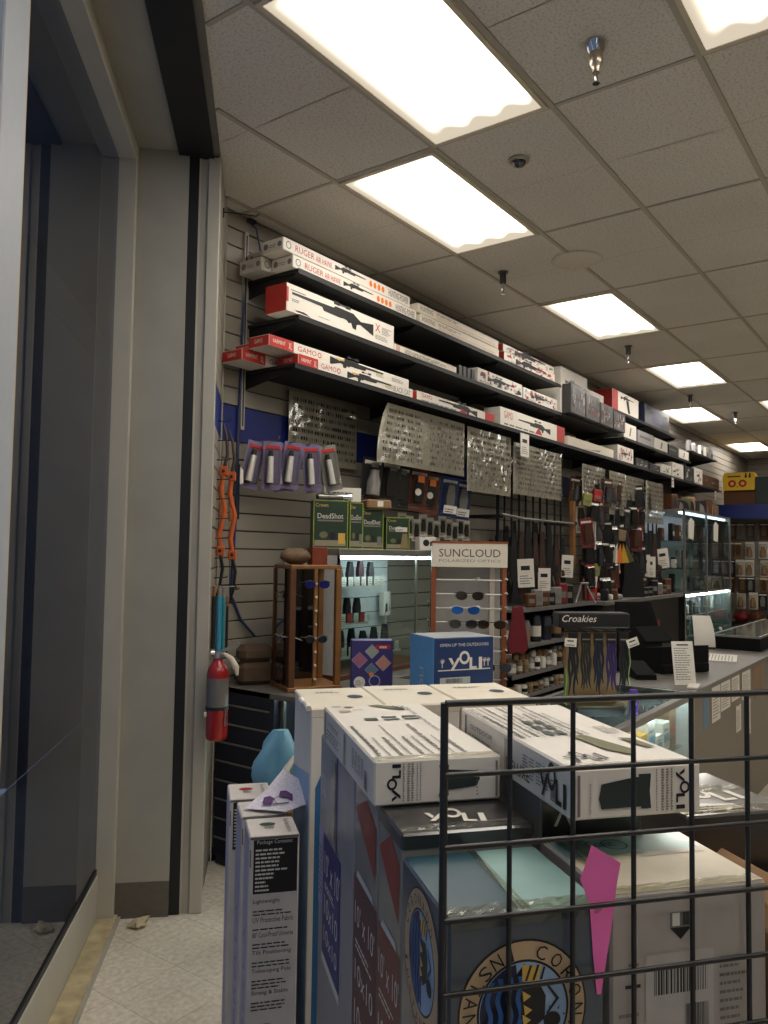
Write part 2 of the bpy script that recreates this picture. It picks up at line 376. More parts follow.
fp = [(s, n) for s, n in ((.02, .02), (-9, .02))]
A0 = MS @ Vector((.05, -.48, 0)); A1 = MS @ Vector((-8, -.48, 0))
pts = [(A0.x, A0.y), (A1.x, A1.y), (A1.x, Y0), (X1, Y0), (X1, 1.45)]
g.add([(x, y, 0) for x, y in pts], [tuple(range(len(pts)))], fl_m); g.add([(x, y, -.1) for x, y in pts], [tuple(reversed(range(len(pts))))], fl_m)
struct('floor', g)
# ------------------------------------------------------------------ slat walls
def slats(g, fx, z0, z1, ox, blue=(2.318, 2.522)):
    """fx(a0, a1, z0, z1, material) adds one board"""
    z = z0
    while z < z1-.01:
        isb = blue[0] < z+.047 < blue[1]; zt = min(z+(.1016*2-.0071 if isb else .0945), z1)
        fx(z, zt, blue_band if isb else slat_m); z += .1016*(2 if isb else 1)
WX1 = 13.4
g = G(); g.box(-.10, WX1, YW+.012, YW+.10, 0, CEIL+.02, groove)
slats(g, lambda a, b, m: g.box(-.10, WX1, YW, YW+.013, a, b, m, .002), .078, CEIL-.005, 0)
struct('wall_back', g)
g = G(); g.box(WX1, WX1+.1, Y0, YW+.1, 0, CEIL+.02, groove)
slats(g, lambda a, b, m: g.box(WX1-.012, WX1+.001, Y0, YW, a, b, m, .002), .078, CEIL-.005, 0)
struct('wall_far', g)
g = G()
g.box(-.575, 0.0, -.10, -.012, 0, CEIL, groove)
slats(g, lambda a, b, m: g.box(-.575, -.002, -.013, 0, a, b, m, .002), .078, CEIL-.005, 0)
struct('wall_front', sg(g))
g = G(); g.box(e.x-.1, X1, Y0-.1, Y0, 0, CEIL+.02, slat_m); struct('wall_right', g)
g = G(); g.box(e.x-.1, e.x, Y0, e.y+.3, 0, CEIL+.02, slat_m); struct('wall_left', g)
# corner edge trim strips and aluminium strip
g = G(); g.box(-.030, .0, 0, .006, 0, CEIL-.01, almond); struct('trim_2', sg(g))
# ------------------------------------------------------------------ storefront
dkm = mat('black_gate_channel', (14, 15, 18), .5); dirt = mat('grimy_cream_ledge', (168, 154, 120), .75, noise=.35, scale=18)
basem = mat('grey_vinyl_cove_base', (92, 86, 78), .6, noise=.12)
g = G()   # return panel and the narrow channel posts that end the slat wall
g.box(-.62, -.60, -.385, -.146, .16, CEIL+.02, almond_d)
struct('wall_side', sg(g))
g = G(); g.box(-.624, -.60, -.385, -.146, 0, .16, basem); struct('baseboard_1', sg(g))
g = G(); g.box(-.61, -.59, -.148, -.098, 0, CEIL, dkm); struct('trim_3', sg(g))
g = G(); g.box(-.60, -.575, -.0985, -.055, 0, CEIL, almond_d); g.box(-.612, -.575, -.056, .004, 0, CEIL-.02, almond, .004); g.box(-.607, -.59, -.098, -.090, 0, CEIL, almond)
struct('trim_4', sg(g))
g = G(); g.box(-9, -.60, -.195, -.03, CEIL-.03, CEIL+.16, dkm); g.box(-9, -.60, -.03, .0, CEIL-.012, CEIL+.05, grey_m); struct('trim_5', sg(g))
g = G(); g.box(-9, -.60, -.40, -.195, CEIL-.012, CEIL+.05, almond_d); struct('trim_6', sg(g))
# outside: paving and the dark concrete wall with two joints
conc = mat('dark_concrete', (92, 92, 94), .85, noise=.15, scale=2.5); joint = mat('dark_joint', (38, 38, 40), .9)
g = G(); WS = 1.5; g.box(WS, 14, -1.62, -1.5, .82, 3.6, conc); g.box(WS, 14, -1.62, -1.5, 3.62, 8, conc); g.box(WS, 14, -1.62, -1.5, 0, .80, conc); g.box(WS, 14, -1.6, -1.51, .8, .82, joint); g.box(WS, 14, -1.6, -1.51, 3.6, 3.62, joint)
g.box(8, 26, -9, -8.8, 0, 4.6, conc); g.box(-9, 14, -2.4, -.47, 3.95, 4.1, conc)
struct('wall_outside', sg(g))
g = G(); g.box(-12, 14, -1.5, -.485, -.1, -.005, mat('sidewalk_concrete', (120, 118, 114), .9, noise=.15)); struct('ground', sg(g))
# window_1: frame, lower rail, jamb, posts, glass
W1 = bpy.data.objects.new('window_1', None); COL.objects.link(W1); W1['kind'] = 'structure'
g = G(); g.box(-.66, -.60, -.485, -.385, 0, CEIL-.012, almond, .003); sg(g).build('jamb', W1)
g = G(); g.box(-7, -.66, -.485, -.385, CEIL-.09, CEIL-.012, almond, .003); sg(g).build('head_rail', W1)
g = G(); g.box(-7, -.66, -.485, -.455, 0.02, .215, almond, .003); sg(g).build('bottom_rail', W1)
g = G(); g.box(-7, -.66, -.480, -.460, .215, .24, dkm); sg(g).build('gasket', W1)
g = G(); g.box(-7, -.62, -.457, -.370, 0, .022, dirt, .003); g.box(-7, -.62, -.371, -.357, 0, .012, almond_d); sg(g).build('sill', W1)
wg = glass('dim_storefront_glass', (150, 158, 172), 1.0, 0, .015, 1.6)
g = G(); g.box(-2.26, -.66, -.472, -.466, .235, CEIL-.09, wg); g.box(-7, -2.52, -.472, -.466, .235, CEIL-.09, wg); sg(g).build('pane', W1)
g = G(); g.box(-2.50, -2.315, -.47, -.382, 0.02, CEIL-.06, mat('daylit_aluminium', (166, 172, 180), .4, noise=.04), .004); sg(g).build('mullion', W1)
g = G(); g.box(-2.316, -2.306, -.47, -.384, 0.02, CEIL-.06, mat('tan_edge_strip', (190, 160, 118), .5)); sg(g).build('edge_strip', W1)
# ------------------------------------------------------------------ foreground: cartons in the wire rack
def carton(label, a0, a1, b0, b1, z0, z1, m, topm=None, rot=0.0, group=None, name='carton', lid=None, cat='box', seam=True):
    w_, d_ = a1-a0, b1-b0
    t = thing(name, label, cat, rack((a0+a1)/2, (b0+b1)/2, z0), RZ+math.radians(rot), group)
    g = G(); h = z1-z0
    g.box(-w_/2, w_/2, -d_/2, d_/2, 0, h, m, .003)
    if topm is not None: g.box(-w_/2+.0025, w_/2-.0025, -d_/2+.0025, d_/2-.0025, h-.002, h+.0004, topm)
    g.build('box_body', t); t['_w'] = w_; t['_d'] = d_; t['_h'] = h
    return t
def faces(t, g):
    w_, d_, h = t['_w'], t['_d'], t['_h']
    return (Face(g, (-w_/2, -d_/2, 0), (1, 0, 0), (0, 0, 1)), Face(g, (-w_/2, d_/2, 0), (0, -1, 0), (0, 0, 1)), Face(g, (-w_/2, -d_/2, h+.0004), (1, 0, 0), (0, 1, 0)))
tape = glass('clear_packing_tape', (228, 226, 215), .8, .22, .05)
slate = mat('slate_blue_carton', (74, 82, 92), .42, coat=.5); teal_d = mat('deep_teal_carton', (36, 76, 88), .4, coat=.6); teal_l = mat('pale_teal_carton', (140, 176, 170), .4, coat=.5)
sand = mat('sand_print', (196, 168, 130), .5); sky = mat('pale_sky_print', (150, 176, 204), .5); navy = mat('navy_print', (30, 34, 62), .5); wave = mat('wave_blue_print', (44, 96, 160), .5)
gold = mat('gold_print', (214, 176, 84), .5); greycard = mat('grey_carton', (128, 126, 120), .45, coat=.4); rust = mat('rust_red_print', (150, 58, 40), .5)
browncard = mat('red_brown_print', (122, 62, 46), .45); maroon = mat('maroon_print', (92, 42, 46), .45); navybox = mat('navy_print_panel', (38, 40, 112), .45)
blackbox = mat('black_glossy_carton', (46, 44, 42), .3, coat=.7); silverp = mat('silver_photo_print', (150, 148, 150), .35)
def badge(F, cx, cy, r, q=1.0):
    F.disc(cx, cy, r*1.03, r*q*1.03, black, 48); F.disc(cx, cy, r, r*q, sand, 48); F.disc(cx, cy, r*.735, r*q*.735, black, 48); F.disc(cx, cy, r*.70, r*q*.70, sky, 48)
    # inner picture: waves on the left, hill and sun on the right, flower cliff in the middle
    def inr(x, y): 
        d = math.hypot(x, y); k = min(1, .69*r/max(d, 1e-6)); return (cx+x*k, cy+y*k*q)
    F.poly([inr(r*.02, r*y) for y in (-.68, .68)][::-1]+[inr(-r*.7*math.cos(math.radians(a)), r*.7*math.sin(math.radians(a))) for a in range(80, -81, -10)], navy)
    for k in range(4):
        xs = -.58+k*.16
        pts = []
        for i in range(15):
            y = -.62+i*.08; pts.append(inr(r*(xs+.03*math.sin(i*1.1)), r*y))
        pts2 = [(x+r*.075, y) for x, y in reversed(pts)]
        F.poly([p for p in pts+pts2], wave)
    F.poly([inr(-.02*r, .66*r), inr(.30*r, .62*r), inr(.22*r, .40*r), inr(-.02*r, .42*r)], gold)
    for k in range(3): F.poly([inr((.02+k*.12)*r, .42*r), inr((.06+k*.12)*r, .42*r), inr((.14+k*.12)*r, .64*r), inr((.10+k*.12)*r, .64*r)], black)
    F.poly([inr(-.02*r, .34*r), inr(.26*r, .36*r), inr(.36*r, .18*r), inr(.34*r, -.15*r), inr(.1*r, -.3*r), inr(-.04*r, -.1*r)], black)
    F.poly([inr(.36*r, .34*r), inr(.52*r, .12*r), inr(.36*r, -.08*r), inr(.40*r, -.08*r), inr(.58*r, .12*r), inr(.40*r, .34*r)], black)
    F.disc(cx+.46*r, cy-.18*r*q, .14*r, .12*r*q, black, 16)
    for a in (20, 60, 100, 140): 
        c_, s_ = math.cos(math.radians(a)), math.sin(math.radians(a)); F.poly([(cx+.46*r+.19*r*c_-.014*r*s_, cy+(-.18*r+.17*r*s_+.014*r*c_)*q), (cx+.46*r+.25*r*c_, cy+(-.18*r+.23*r*s_)*q), (cx+.46*r+.19*r*c_+.014*r*s_, cy+(-.18*r+.17*r*s_-.014*r*c_)*q)], black)
    for dx, dy in ((.03, .2), (.05, .0), (.03, -.14)): F.poly([(cx+(dx-.05)*r, cy+(dy+.09)*r*q), (cx+(dx+.09)*r, cy+dy*r*q), (cx+(dx-.03)*r, cy+(dy-.07)*r*q)], gold)
def arc_text(F, s, cx, cy, r, h, a0, a1, m, inward=False, q=1.0):
    n = len(s)
    for i, ch in enumerate(s):
        if ch == ' ': continue
        a = math.radians(a0+(a1-a0)*(i+.5)/n); w_ = h*(.35 if ch == 'I' else .8)
        rot = math.degrees(a)+(90 if inward else -90); c_, s_ = math.cos(math.radians(rot)), math.sin(math.radians(rot))
        px, py = cx+r*math.cos(a), cy+r*math.sin(a)*q
        F.text(ch, px-w_/2*c_+h/2*s_, py-w_/2*s_-h/2*c_, w_, h, m, rot)
# canopy box with round coastal badge
t = carton('slate blue canopy carton with a teal taped top and a round coastal badge', 0, .186, .0, .183, 0, 1.287, slate, teal_d)
g = G(); F, Lf, T = faces(t, g)
badge(F, .087, 1.183, .074); arc_text(F, 'CORONADO', .087, 1.183, .0635, .0155, 80, -70, black); arc_text(F, 'INSTANT', .087, 1.183, .0635, .0155, 97, 205, black, True)
g.build('front_badge', t); g = G(); F, Lf, T = faces(t, g)
badge(Lf, .088, 1.198, .070, 1.15); arc_text(Lf, 'CORONADO', .088, 1.198, .060, .012, 165, 40, black, q=1.15); arc_text(Lf, 'INSTANT', .088, 1.198, .060, .012, 190, 300, black, True, q=1.15)
g.build('side_badge', t)
g = G(); F, Lf, T = faces(t, g); T.poly([(.085, .003), (.183, .003), (.183, .18), (.100, .18)], teal_l)
g.build('top_flap', t)
rnd = random.Random(5)
def tape_strip(t, g, x0, x1, y0, y1, h, n=14, amp=.003, seed=1):
    amp = amp*.55
    rn = random.Random(seed); vs = []
    for i in range(n+1):
        for j in range(5):
            vs.append((x0+(x1-x0)*i/n, y0+(y1-y0)*j/4, h+.0012+rn.uniform(0, amp)))
    g.add(vs, [(i*5+j, (i+1)*5+j, (i+1)*5+j+1, i*5+j+1) for i in range(n) for j in range(4)], tape)
g = G(); tape_strip(t, g, -.093, .093, -.091, -.066, t['_h'], 22, .004, 2); tape_strip(t, g, -.006, .004, -.09, .09, t['_h']+.0006, 10, .004, 3)
# folded-over edge of the tape down the front
vs = []; rn = random.Random(8)
for i in range(25):
    for j in range(3): vs.append((-.093+.186*i/24, -.0925-rn.uniform(0, .002), t['_h']+.001-j*.006))
g.add(vs, [(i*3+j, (i+1)*3+j, (i+1)*3+j+1, i*3+j+1)[::-1] for i in range(24) for j in range(2)], tape); g.build('packing_tape', t)
# three printed cartons behind it whose long sides face left
def pvc_side(t, g, low, zsplit, txt_rot=-90, tri=True, head=silverp, txt=("10' x 10'", 'Instant Canopy'), tscale=1.0):
    F, Lf, T = faces(t, g); d_ = t['_d']
    Lf.rect(.002, .01, d_-.004, zsplit, low)
    if tri: Lf.poly([(.02*d_+.001, zsplit+.115), (.9*d_, zsplit+.05), (.93*d_, zsplit+.125), (.55*d_, zsplit+.15)], rust)
    Lf.poly([(.02, zsplit+.01), (d_*.85, zsplit+.0105), (d_*.8, zsplit+.02), (.03, zsplit+.022)], mat('white_sketch_print', (206, 206, 200), .5))
    return F, Lf, T
t = carton('grey black lidded carton with red triangle, directly behind the slate blue canopy carton', 0, .186, .187, .308, 0, 1.314, greycard, blackbox)
g = G(); F, Lf, T = pvc_side(t, g, browncard, 1.145)
Lf.text("10' x 10'", .010, 1.085, .106, .036, white); Lf.lines(.014, 1.055, .09, .016, 2, white); Lf.text('10x10', .012, 1.0, .10, .032, white); Lf.lines(.014, .96, .09, .02, 2, white); g.build('side_print', t)
g = G(); w_, d_, h = t['_w'], t['_d'], t['_h']; g.box(-w_/2-.001, w_/2+.001, -d_/2-.001, d_/2+.001, h-.022, h+.0008, blackbox, .003); tl_ = g.build('lid', t)
g = G(); F, Lf, T = faces(t, g); T.o = T.o+Vector((0, 0, .001)); yoli_logo(T, .045, .040, .085, .055, white, -12); T.text('OPEN UP THE OUTDOORS', .06, .02, .1, .006, greyp); g.build('logo', t)
g = G(); tape_strip(t, g, -.093, .093, -.06, -.038, t['_h']+.001, 22, .004, 12); g.build('packing_tape', t)
t = carton('grey canopy carton with red shape over a maroon side panel, beside the navy panelled one', 0, .186, .312, .470, 0, 1.311, greycard, blackbox)
g = G(); F, Lf, T = pvc_side(t, g, maroon, 1.150); Lf.text("10' x 10'", .015, 1.085, .13, .036, white); Lf.lines(.02, 1.05, .11, .018, 2, white); Lf.text('10x10', .02, 1.0, .12, .032, white); Lf.text('10x10', .02, .93, .12, .04, white); g.build('side_print', t)
t = carton('silver photo carton with a navy side panel, under the shorter white flat carton', 0, .186, .475, .80, 0, 1.309, silverp, blackbox)
g = G(); F, Lf, T = faces(t, g); Lf.rect(.05, .90, .172, .23, navybox); Lf.rect(.05, .885, .172, .016, white); Lf.rect(.172, 1.13, .012, .175, navybox)
Lf.text("10' x 10'", .065, 1.055, .15, .045, white); Lf.lines(.07, 1.03, .12, .015, 2, white); Lf.text('10x10', .07, .98, .13, .038, white); Lf.text('10x10', .07, .93, .13, .03, white)
Lf.rect(.004, .98, .045, .15, mat('lavender_print', (170, 165, 200), .5)); Lf.lines(.008, 1.0, .036, .1, 9, greyp); Lf.text('YOLI', .01, 1.20, .06, .04, white, 0); Lf.poly([(.1, 1.14), (.16, 1.14), (.165, 1.29), (.13, 1.29)], greycard); g.build('side_print', t)

# flat white boxes with outdoor gear lying on top
def yoli_flat(label, a0, a1, b0, b1, z0, z1, rot=0, flip=False):
    t = carton(label, a0, a1, b0, b1, z0, z1, white, None, rot)
    w_, d_, h = t['_w'], t['_d'], t['_h']; ir = mat('iron_print', (40, 52, 50), .45)
    g = G(); F, Lf, T = faces(t, g)
    # front end: sideways logo, tower silhouette, small print
    def SX(x): return (w_-x) if flip else x
    if not flip:
        yoli_logo(F, .040, .006, h*.82, .021, black, 90)
        for k, (x, wd) in enumerate(((.043, .003), (.050, .004), (.056, .004), (.064, .002), (.069, .002))): F.lines(x, .006, wd, h*.84, 16, greyp, .7)
        F.poly([(w_*.57, h*.28), (w_*.57, h*.74), (w_*.80, h*.68), (w_*.83, h*.5), (w_*.80, h*.34)], ir); F.poly([(w_*.50, h*.84), (w_*.58, h*.84), (w_*.57, h*.5), (w_*.58, h*.16), (w_*.50, h*.16), (w_*.54, h*.5)], ir); F.lines(w_*.8, h*.9-.05, .003, .04, 8, greyp)
        F.rect(w_*.955, h*.08, .0035, h*.8, greyp)
    else:
        yoli_logo(F, w_-.038, h*.90, h*.80, .021, black, -90)
        for x, wd in ((w_-.046, .003), (w_-.053, .004), (w_-.06, .004), (w_-.068, .002)): F.lines(x, .006, wd, h*.84, 16, greyp, .7)
        F.poly([(w_*.22, h*.2), (w_*.20, h*.4), (w_*.22, h*.68), (w_*.46, h*.78), (w_*.60, h*.80), (w_*.58, h*.2)], ir)
        F.poly([(w_*.50, h*.84), (w_*.60, h*.84), (w_*.59, h*.5), (w_*.60, h*.16), (w_*.52, h*.16), (w_*.55, h*.5)], ir)
        F.rect(w_*.04, h*.08, .004, h*.8, greyp); F.lines(w_*.13, h*.12, .003, h*.6, 14, greyp)
    g.build('end_print', t)
    g = G(); F, Lf, T = faces(t, g)
    for i in range(4): Lf.lines(d_*(.64+i*.055), h*.3, d_*.045, h*.5, 7, greyp, .4)
    Lf.rect(d_*.86, h*.16, .018, h*.42, greyp); Lf.rect(d_*.865, h*.19, .015, h*.36, white); Lf.barcode(d_*.866, h*.2, .013, h*.32, black); Lf.rect(d_*.055, h*.1, .008, h*.8, greyp)
    Lf.text('OUTDOOR', d_*.12, h*.62, d_*.24, h*.12, greyp); Lf.lines(d_*.10, h*.25, d_*.3, h*.3, 3, greyp, .3); Lf.rect(d_*.48, h*.1, .014, h*.78, mat('pale_olive_print', (176, 172, 150), .5))
    if flip: Lf.text('DELUXE', d_*.50, h*.2, d_*.2, h*.28, black); yoli_logo(Lf, d_*.78, h*.15, d_*.19, h*.8, black)
    g.build('side_print', t)
    g = G(); F, Lf, T = faces(t, g)
    if not flip:
        T.disc(.022, d_*.97, .010, .007, mat('tan_spot', (176, 160, 140), .5)); T.disc(.045, d_*.95, .010, .006, olive); T.disc(.03, d_*.86, .012, .012, mat('tan_spot', (176, 160, 140), .5))
        T.poly([(.085, d_*.97), (.105, d_*.985), (.15, d_*.90), (.145, d_*.84), (.125, d_*.86)], olive)
        T.rect(.05, d_*.64, .024, .022, ir)
        for k in range(2):
            for j in range(2): T.rect(.085+k*.038, d_*(.64+.05*j), .028, .010, ir)
        for i in range(9): T.lines(.012+i*.0165, d_*.05, .004 if i % 2 else .007, d_*(.28 if i % 3 else .5), 20, black if i % 2 == 0 else greyp, .75)
        T.text('DELUXE ANCHOR BAG', .150, d_*.9, d_*.5, .007, black, -90); yoli_logo(T, .118, d_*.92, .035, .03, black, -60); T.rect(.045, d_*.86, .02, .003, black)
    else:
        for i in range(10): T.lines(.010+i*.012, d_*.42, .004 if i % 2 else .006, d_*(.55 if i % 3 else .4), 24, black if i % 2 == 0 else greyp, .75)
        T.text('DELUXE INSTANT ANCHOR BAG', .004, d_*.95, d_*.55, .009, black, -90)
        for k in range(2):
            for j in range(3): T.rect(.055+k*.020, d_*(.46+.09*j)-.01, .013, .026, ir)
        T.poly([(.085, d_*.42), (.11, d_*.4), (.135, d_*.18), (.115, d_*.12), (.095, d_*.2)], olive); T.poly([(.15, d_*.35), (.17, d_*.33), (.175, d_*.2), (.16, d_*.2)], olive)
        yoli_logo(T, .02, d_*.06, .055, .05, black, 10); T.lines(.15, d_*.42, .03, .05, 6, greyp)
    g.build('top_print', t)
    g = G(); tape_strip(t, g, -w_/2, w_/2, -d_/2, -d_/2+.018, h, 16, .002, 4); g.build('packing_tape', t)
    return t
yoli_flat('shorter white flat carton with sideways logo on its end, by the rack corner post', -.012, .184, .296, .712, 1.3165, 1.382)
yoli_flat('longer white flat carton lying behind the wire rack, large dark tumbler silhouette on its end', .199, .388, .102, .512, 1.345, 1.410, rot=0, flip=True)
# right group below the second flat box
t = carton('black topped carton directly under the longer white flat carton', .21, .37, .214, .52, 0, 1.3435, greycard, blackbox)
g = G(); F, Lf, T = faces(t, g); F.rect(.002, 1.24, .156, .1, blackbox); F.poly([(.02, 1.3), (.035, 1.33), (.05, 1.3), (.045, 1.3), (.035, 1.32), (.025, 1.3)], white); Lf.rect(.12, 1.30, .03, .02, white); Lf.rect(.1, 1.29, .02, .03, mat('green_spot', (46, 130, 80), .5)); g.build('printing', t)
t = carton('white shipping carton with down arrow and barcodes, beside the bright pink sheet', .205, .418, .018, .205, 0, 1.287, mat('off_white_carton', (176, 168, 158), .5), mat('cream_flap', (214, 204, 182), .45, coat=.3))
g = G(); F, Lf, T = faces(t, g); T.rect(.003, .112, .197, .07, teal_l); T.rect(.11, .10, .09, .012, white); T.ring(.09, .145, .018, .016, teal_d); T.text('Coast', .05, .14, .04, .02, teal_d); g.build('top_print', t)
g = G(); F, Lf, T = faces(t, g); dk = greyp
F.poly([(.078, 1.243), (.107, 1.243), (.0925, 1.229)], black); F.rect(.078, 1.243, .029, .018, dk); F.rect(.081, 1.245, .01, .015, white); F.barcode(.095, 1.245, .011, .015, black)
F.rect(.045, 1.0, .092, .215, mat('pale_panel_print', (188, 182, 174), .5)); F.barcode(.056, 1.168, .072, .034, black); F.barcode(.098, 1.126, .032, .028, black)
F.lines(.145, 1.05, .04, .16, 16, dk, .35); F.lines(.01, 1.05, .03, .11, 9, dk, .35); F.lines(.055, 1.02, .07, .06, 4, dk, .2); F.rect(.018, 1.18, .02, .004, black); F.rect(.022, 1.205, .014, .003, dk)
g.build('front_print', t)
g = G(); tape_strip(t, g, -.1, .1, -.093, -.075, t['_h'], 18, .003, 14); tape_strip(t, g, -.095, -.055, -.02, .09, t['_h']+.001, 8, .006, 15); g.build('packing_tape', t)
t = carton('dark carton with white lettered glossy top, beyond the white shipping carton', .452, .64, .222, .43, 0, 1.295, blackbox, mat('silver_grey_top', (92, 88, 82), .35, coat=.5))
g = G(); F, Lf, T = faces(t, g); yoli_logo(T, .035, .05, .12, .07, white, 5); T.poly([(.0, .01), (.12, .02), (.11, .04), (.0, .06)], white); T.lines(.02, .012, .08, .03, 3, black); g.build('logo', t)
g = G(); tape_strip(t, g, -.09, .09, -.1, -.07, t['_h'], 16, .005, 21); tape_strip(t, g, -.09, .09, .0, .03, t['_h'], 16, .004, 22); g.build('packing_tape', t)
t = carton('brown cardboard carton with open flaps beside the white shipping carton', .436, .64, .004, .20, 0, 1.215, kraft)
g = G(); g.box(-.103, -.099, -.1, .1, .0, .0, kraft) if False else None
Mf = Matrix.Translation((-.100, 0, t['_h'])) @ Matrix.Rotation(math.radians(55), 4, 'Y'); g.box(0, .003, -.1, .1, 0, .07, kraft, .001, Mf); g.build('flap', t)
g = G(); Mf = Matrix.Translation((.0, -.103, t['_h'])) @ Matrix.Rotation(math.radians(-55), 4, 'X'); g.box(-.1, .1, 0, .003, 0, .08, kraft, .001, Mf); g.build('flap', t)
# pink sheet slipped between the cartons
g = G(); pk = mat('pink_paper', (255, 120, 190), .6, noise=.03)
pp = [(.169, 1.355), (.206, 1.332), (.201, 1.309), (.194, 1.26), (.181, 1.19), (.176, 1.19), (.171, 1.235), (.167, 1.29), (.155, 1.318), (.163, 1.337)]
g.prism(pp, rack(0, -.0015, 0), RA, Vector((0, 0, 1)), .0006, pk)
o = g.build('pink_sheet'); tag(o, 'bright pink paper sheet slipped between the slate blue and white cartons', 'paper')
# white lidded boxes at the back of the rack
side_b = mat('pale_blue_carton', (132, 170, 206), .45); blu = mat('lake_blue_print', (48, 104, 150), .45)
def lidded(label, a0, a1, b0, b1, z1, z0=0):
    t = carton(label, a0, a1, b0, b1, z0, z1, white, None)
    w_, d_, h = t['_w'], t['_d'], t['_h']
    g = G(); g.box(-w_/2-.0015, w_/2+.0015, -d_/2-.0015, d_/2+.0015, h-.02, h+.002, cream, .003); g.build('lid', t)
    g = G(); F, Lf, T = faces(t, g); T.o = T.o+Vector((0, 0, .002)); T.disc(w_*.74, d_*.5, .019, .022, navy); T.lines(w_*.24, d_*.72, w_*.4, .022, 2, greyp, .5); g.build('lid_print', t)
    return t
t = lidded('tall white and blue lidded carton, leftmost of the three behind the flat boxes', -.0, .172, .935, 1.19, 1.333)
g = G(); F, Lf, T = faces(t, g); F.poly([(.012, .3), (.13, .3), (.13, 1.20), (.08, 1.21), (.03, 1.20), (.012, 1.16)], blu); F.disc(.052, 1.12, .024, .033, navy); F.text('YOLI', .036, 1.11, .03, .02, white); F.rect(.008, .3, .004, .86, white); g.build('front_print', t)
g = G(); F, Lf, T = faces(t, g); Lf.rect(.003, .003, t['_d']-.006, 1.10, side_b); Lf.poly([(.003, 1.1), (.25, 1.1), (.25, 1.19), (.003, 1.15)], side_b); g.build('side_print', t)
g = G(); g.tube([(-.092, -.128+i*.02, 1.335+.003*math.sin(i)) for i in range(7)], .007, 8, white); g.build('curled_lid_edge', t)
lidded('middle one of the three white lidded cartons at the back of the rack', .176, .352, .94, 1.20, 1.334)
lidded('white lidded carton on the right of the back three, before the sunglasses stand', .360, .548, .945, 1.20, 1.334)
# beach umbrella cartons standing left of the rack
umb_side = mat('lilac_print_side', (178, 172, 190), .5); umw = mat('warm_white_carton', (214, 206, 198), .5)
def umbrella_carton(label, a0, a1, b0, b1, z1, rot, full, spot):
    t = carton(label, a0, a1, b0, b1, 0, z1, umw, None, rot); w_, d_, h = t['_w'], t['_d'], t['_h']
    g = G(); F, Lf, T = faces(t, g)
    F.rect(.009, h-.115, w_-.013, .108, black)
    if full:
        F.text('Package Contains:', .016, h-.018, w_-.030, .010, white)
        for i, l in enumerate((.88, .8, .78, .72, .68, .84, .46, .46, .3, .5, .36)): F.lines(.013, h-.030-i*.0080, (w_-.02)*l, .0048, 1, white, .8)
        y = h-.136
        for head, n in (('Lightweight', 2), ('UV Protective Fabric', 1), ("80' Cool-Proof Universe", 2), ('Tilt Positioning', 2), ('Telescoping Pole', 3), ('Strong & Stable', 3)):
            F.text(head, .010, y, min(w_-.02, .0062*len(head)*.8), .0105, mat('dark_red_print', (80, 26, 30), .5)); y -= .008
            F.lines(.010, y-.0068*n, w_-.024, .0068*n, n, mat('ink_grey_print', (60, 62, 70), .5), .4); y -= .0068*n+.0145
        cx, cy = w_*.52, y-.042; n = 16
        F.poly([(cx-.036, cy+.022)]+[(cx-.036+.072*i/n, cy+.022-.036*i/n+.022*math.sin(math.pi*i/n)) for i in range(n+1)]+[(cx+.036, cy-.014), (cx, cy-.006)], mat('umbrella_red', (150, 44, 52), .5))
        F.poly([(cx-.034, cy+.018), (cx-.014, cy-.001), (cx+.02, cy-.014), (cx, cy-.004), (cx-.012, cy+.008)], greyp)
        F.rect(cx-.0015, cy-.11, .003, .11, mat('pole_print', (176, 168, 160), .5)); F.lines(cx-.035, cy-.04, .022, .016, 3, greyp)
    else: F.lines(.012, h-.108, .04, .09, 12, white, .45)
    F.rect(.0012, h-.06, .0025, .035, greyp)
    g.build('front_print', t)
    g = G(); F, Lf, T = faces(t, g); Lf.rect(.004, .01, d_-.008, h-.02, umb_side); Lf.text('UMBRELLA', .065, h-.60, .4, .03, mat('violet_grey_print', (112, 96, 130), .5), 90); g.build('side_print', t)
    g = G(); F, Lf, T = faces(t, g); T.disc(w_*.42, d_*.6, .017, .011, spot); T.lines(w_*.34, d_*.36, .025, .015, 2, greyp, .7); T.lines(w_*.78, d_*.12, .010, d_*.75, 9, greyp, .5); g.build('top_print', t)
    g = G(); g.box(-w_/2+.002, w_/2-.002, -d_/2-.0012, -d_/2+.0004, h-.006, h-.001, greyp); g.build('lid_seam', t)
    return t
green_d = mat('dark_green_print', (34, 74, 54), .5)
umbrella_carton('tall narrow white umbrella carton in front, black package contents panel at its top', -.139, -.036, .832, .945, 1.10, 0, True, green_d)
umbrella_carton('middle tall white umbrella carton, mostly hidden behind the front one', -.147, -.048, .962, 1.068, 1.10, 2, False, greyp)
umbrella_carton('rear tall white umbrella carton with red spot on top, left of the front one', -.163, -.063, 1.086, 1.215, 1.10, -1, False, red)
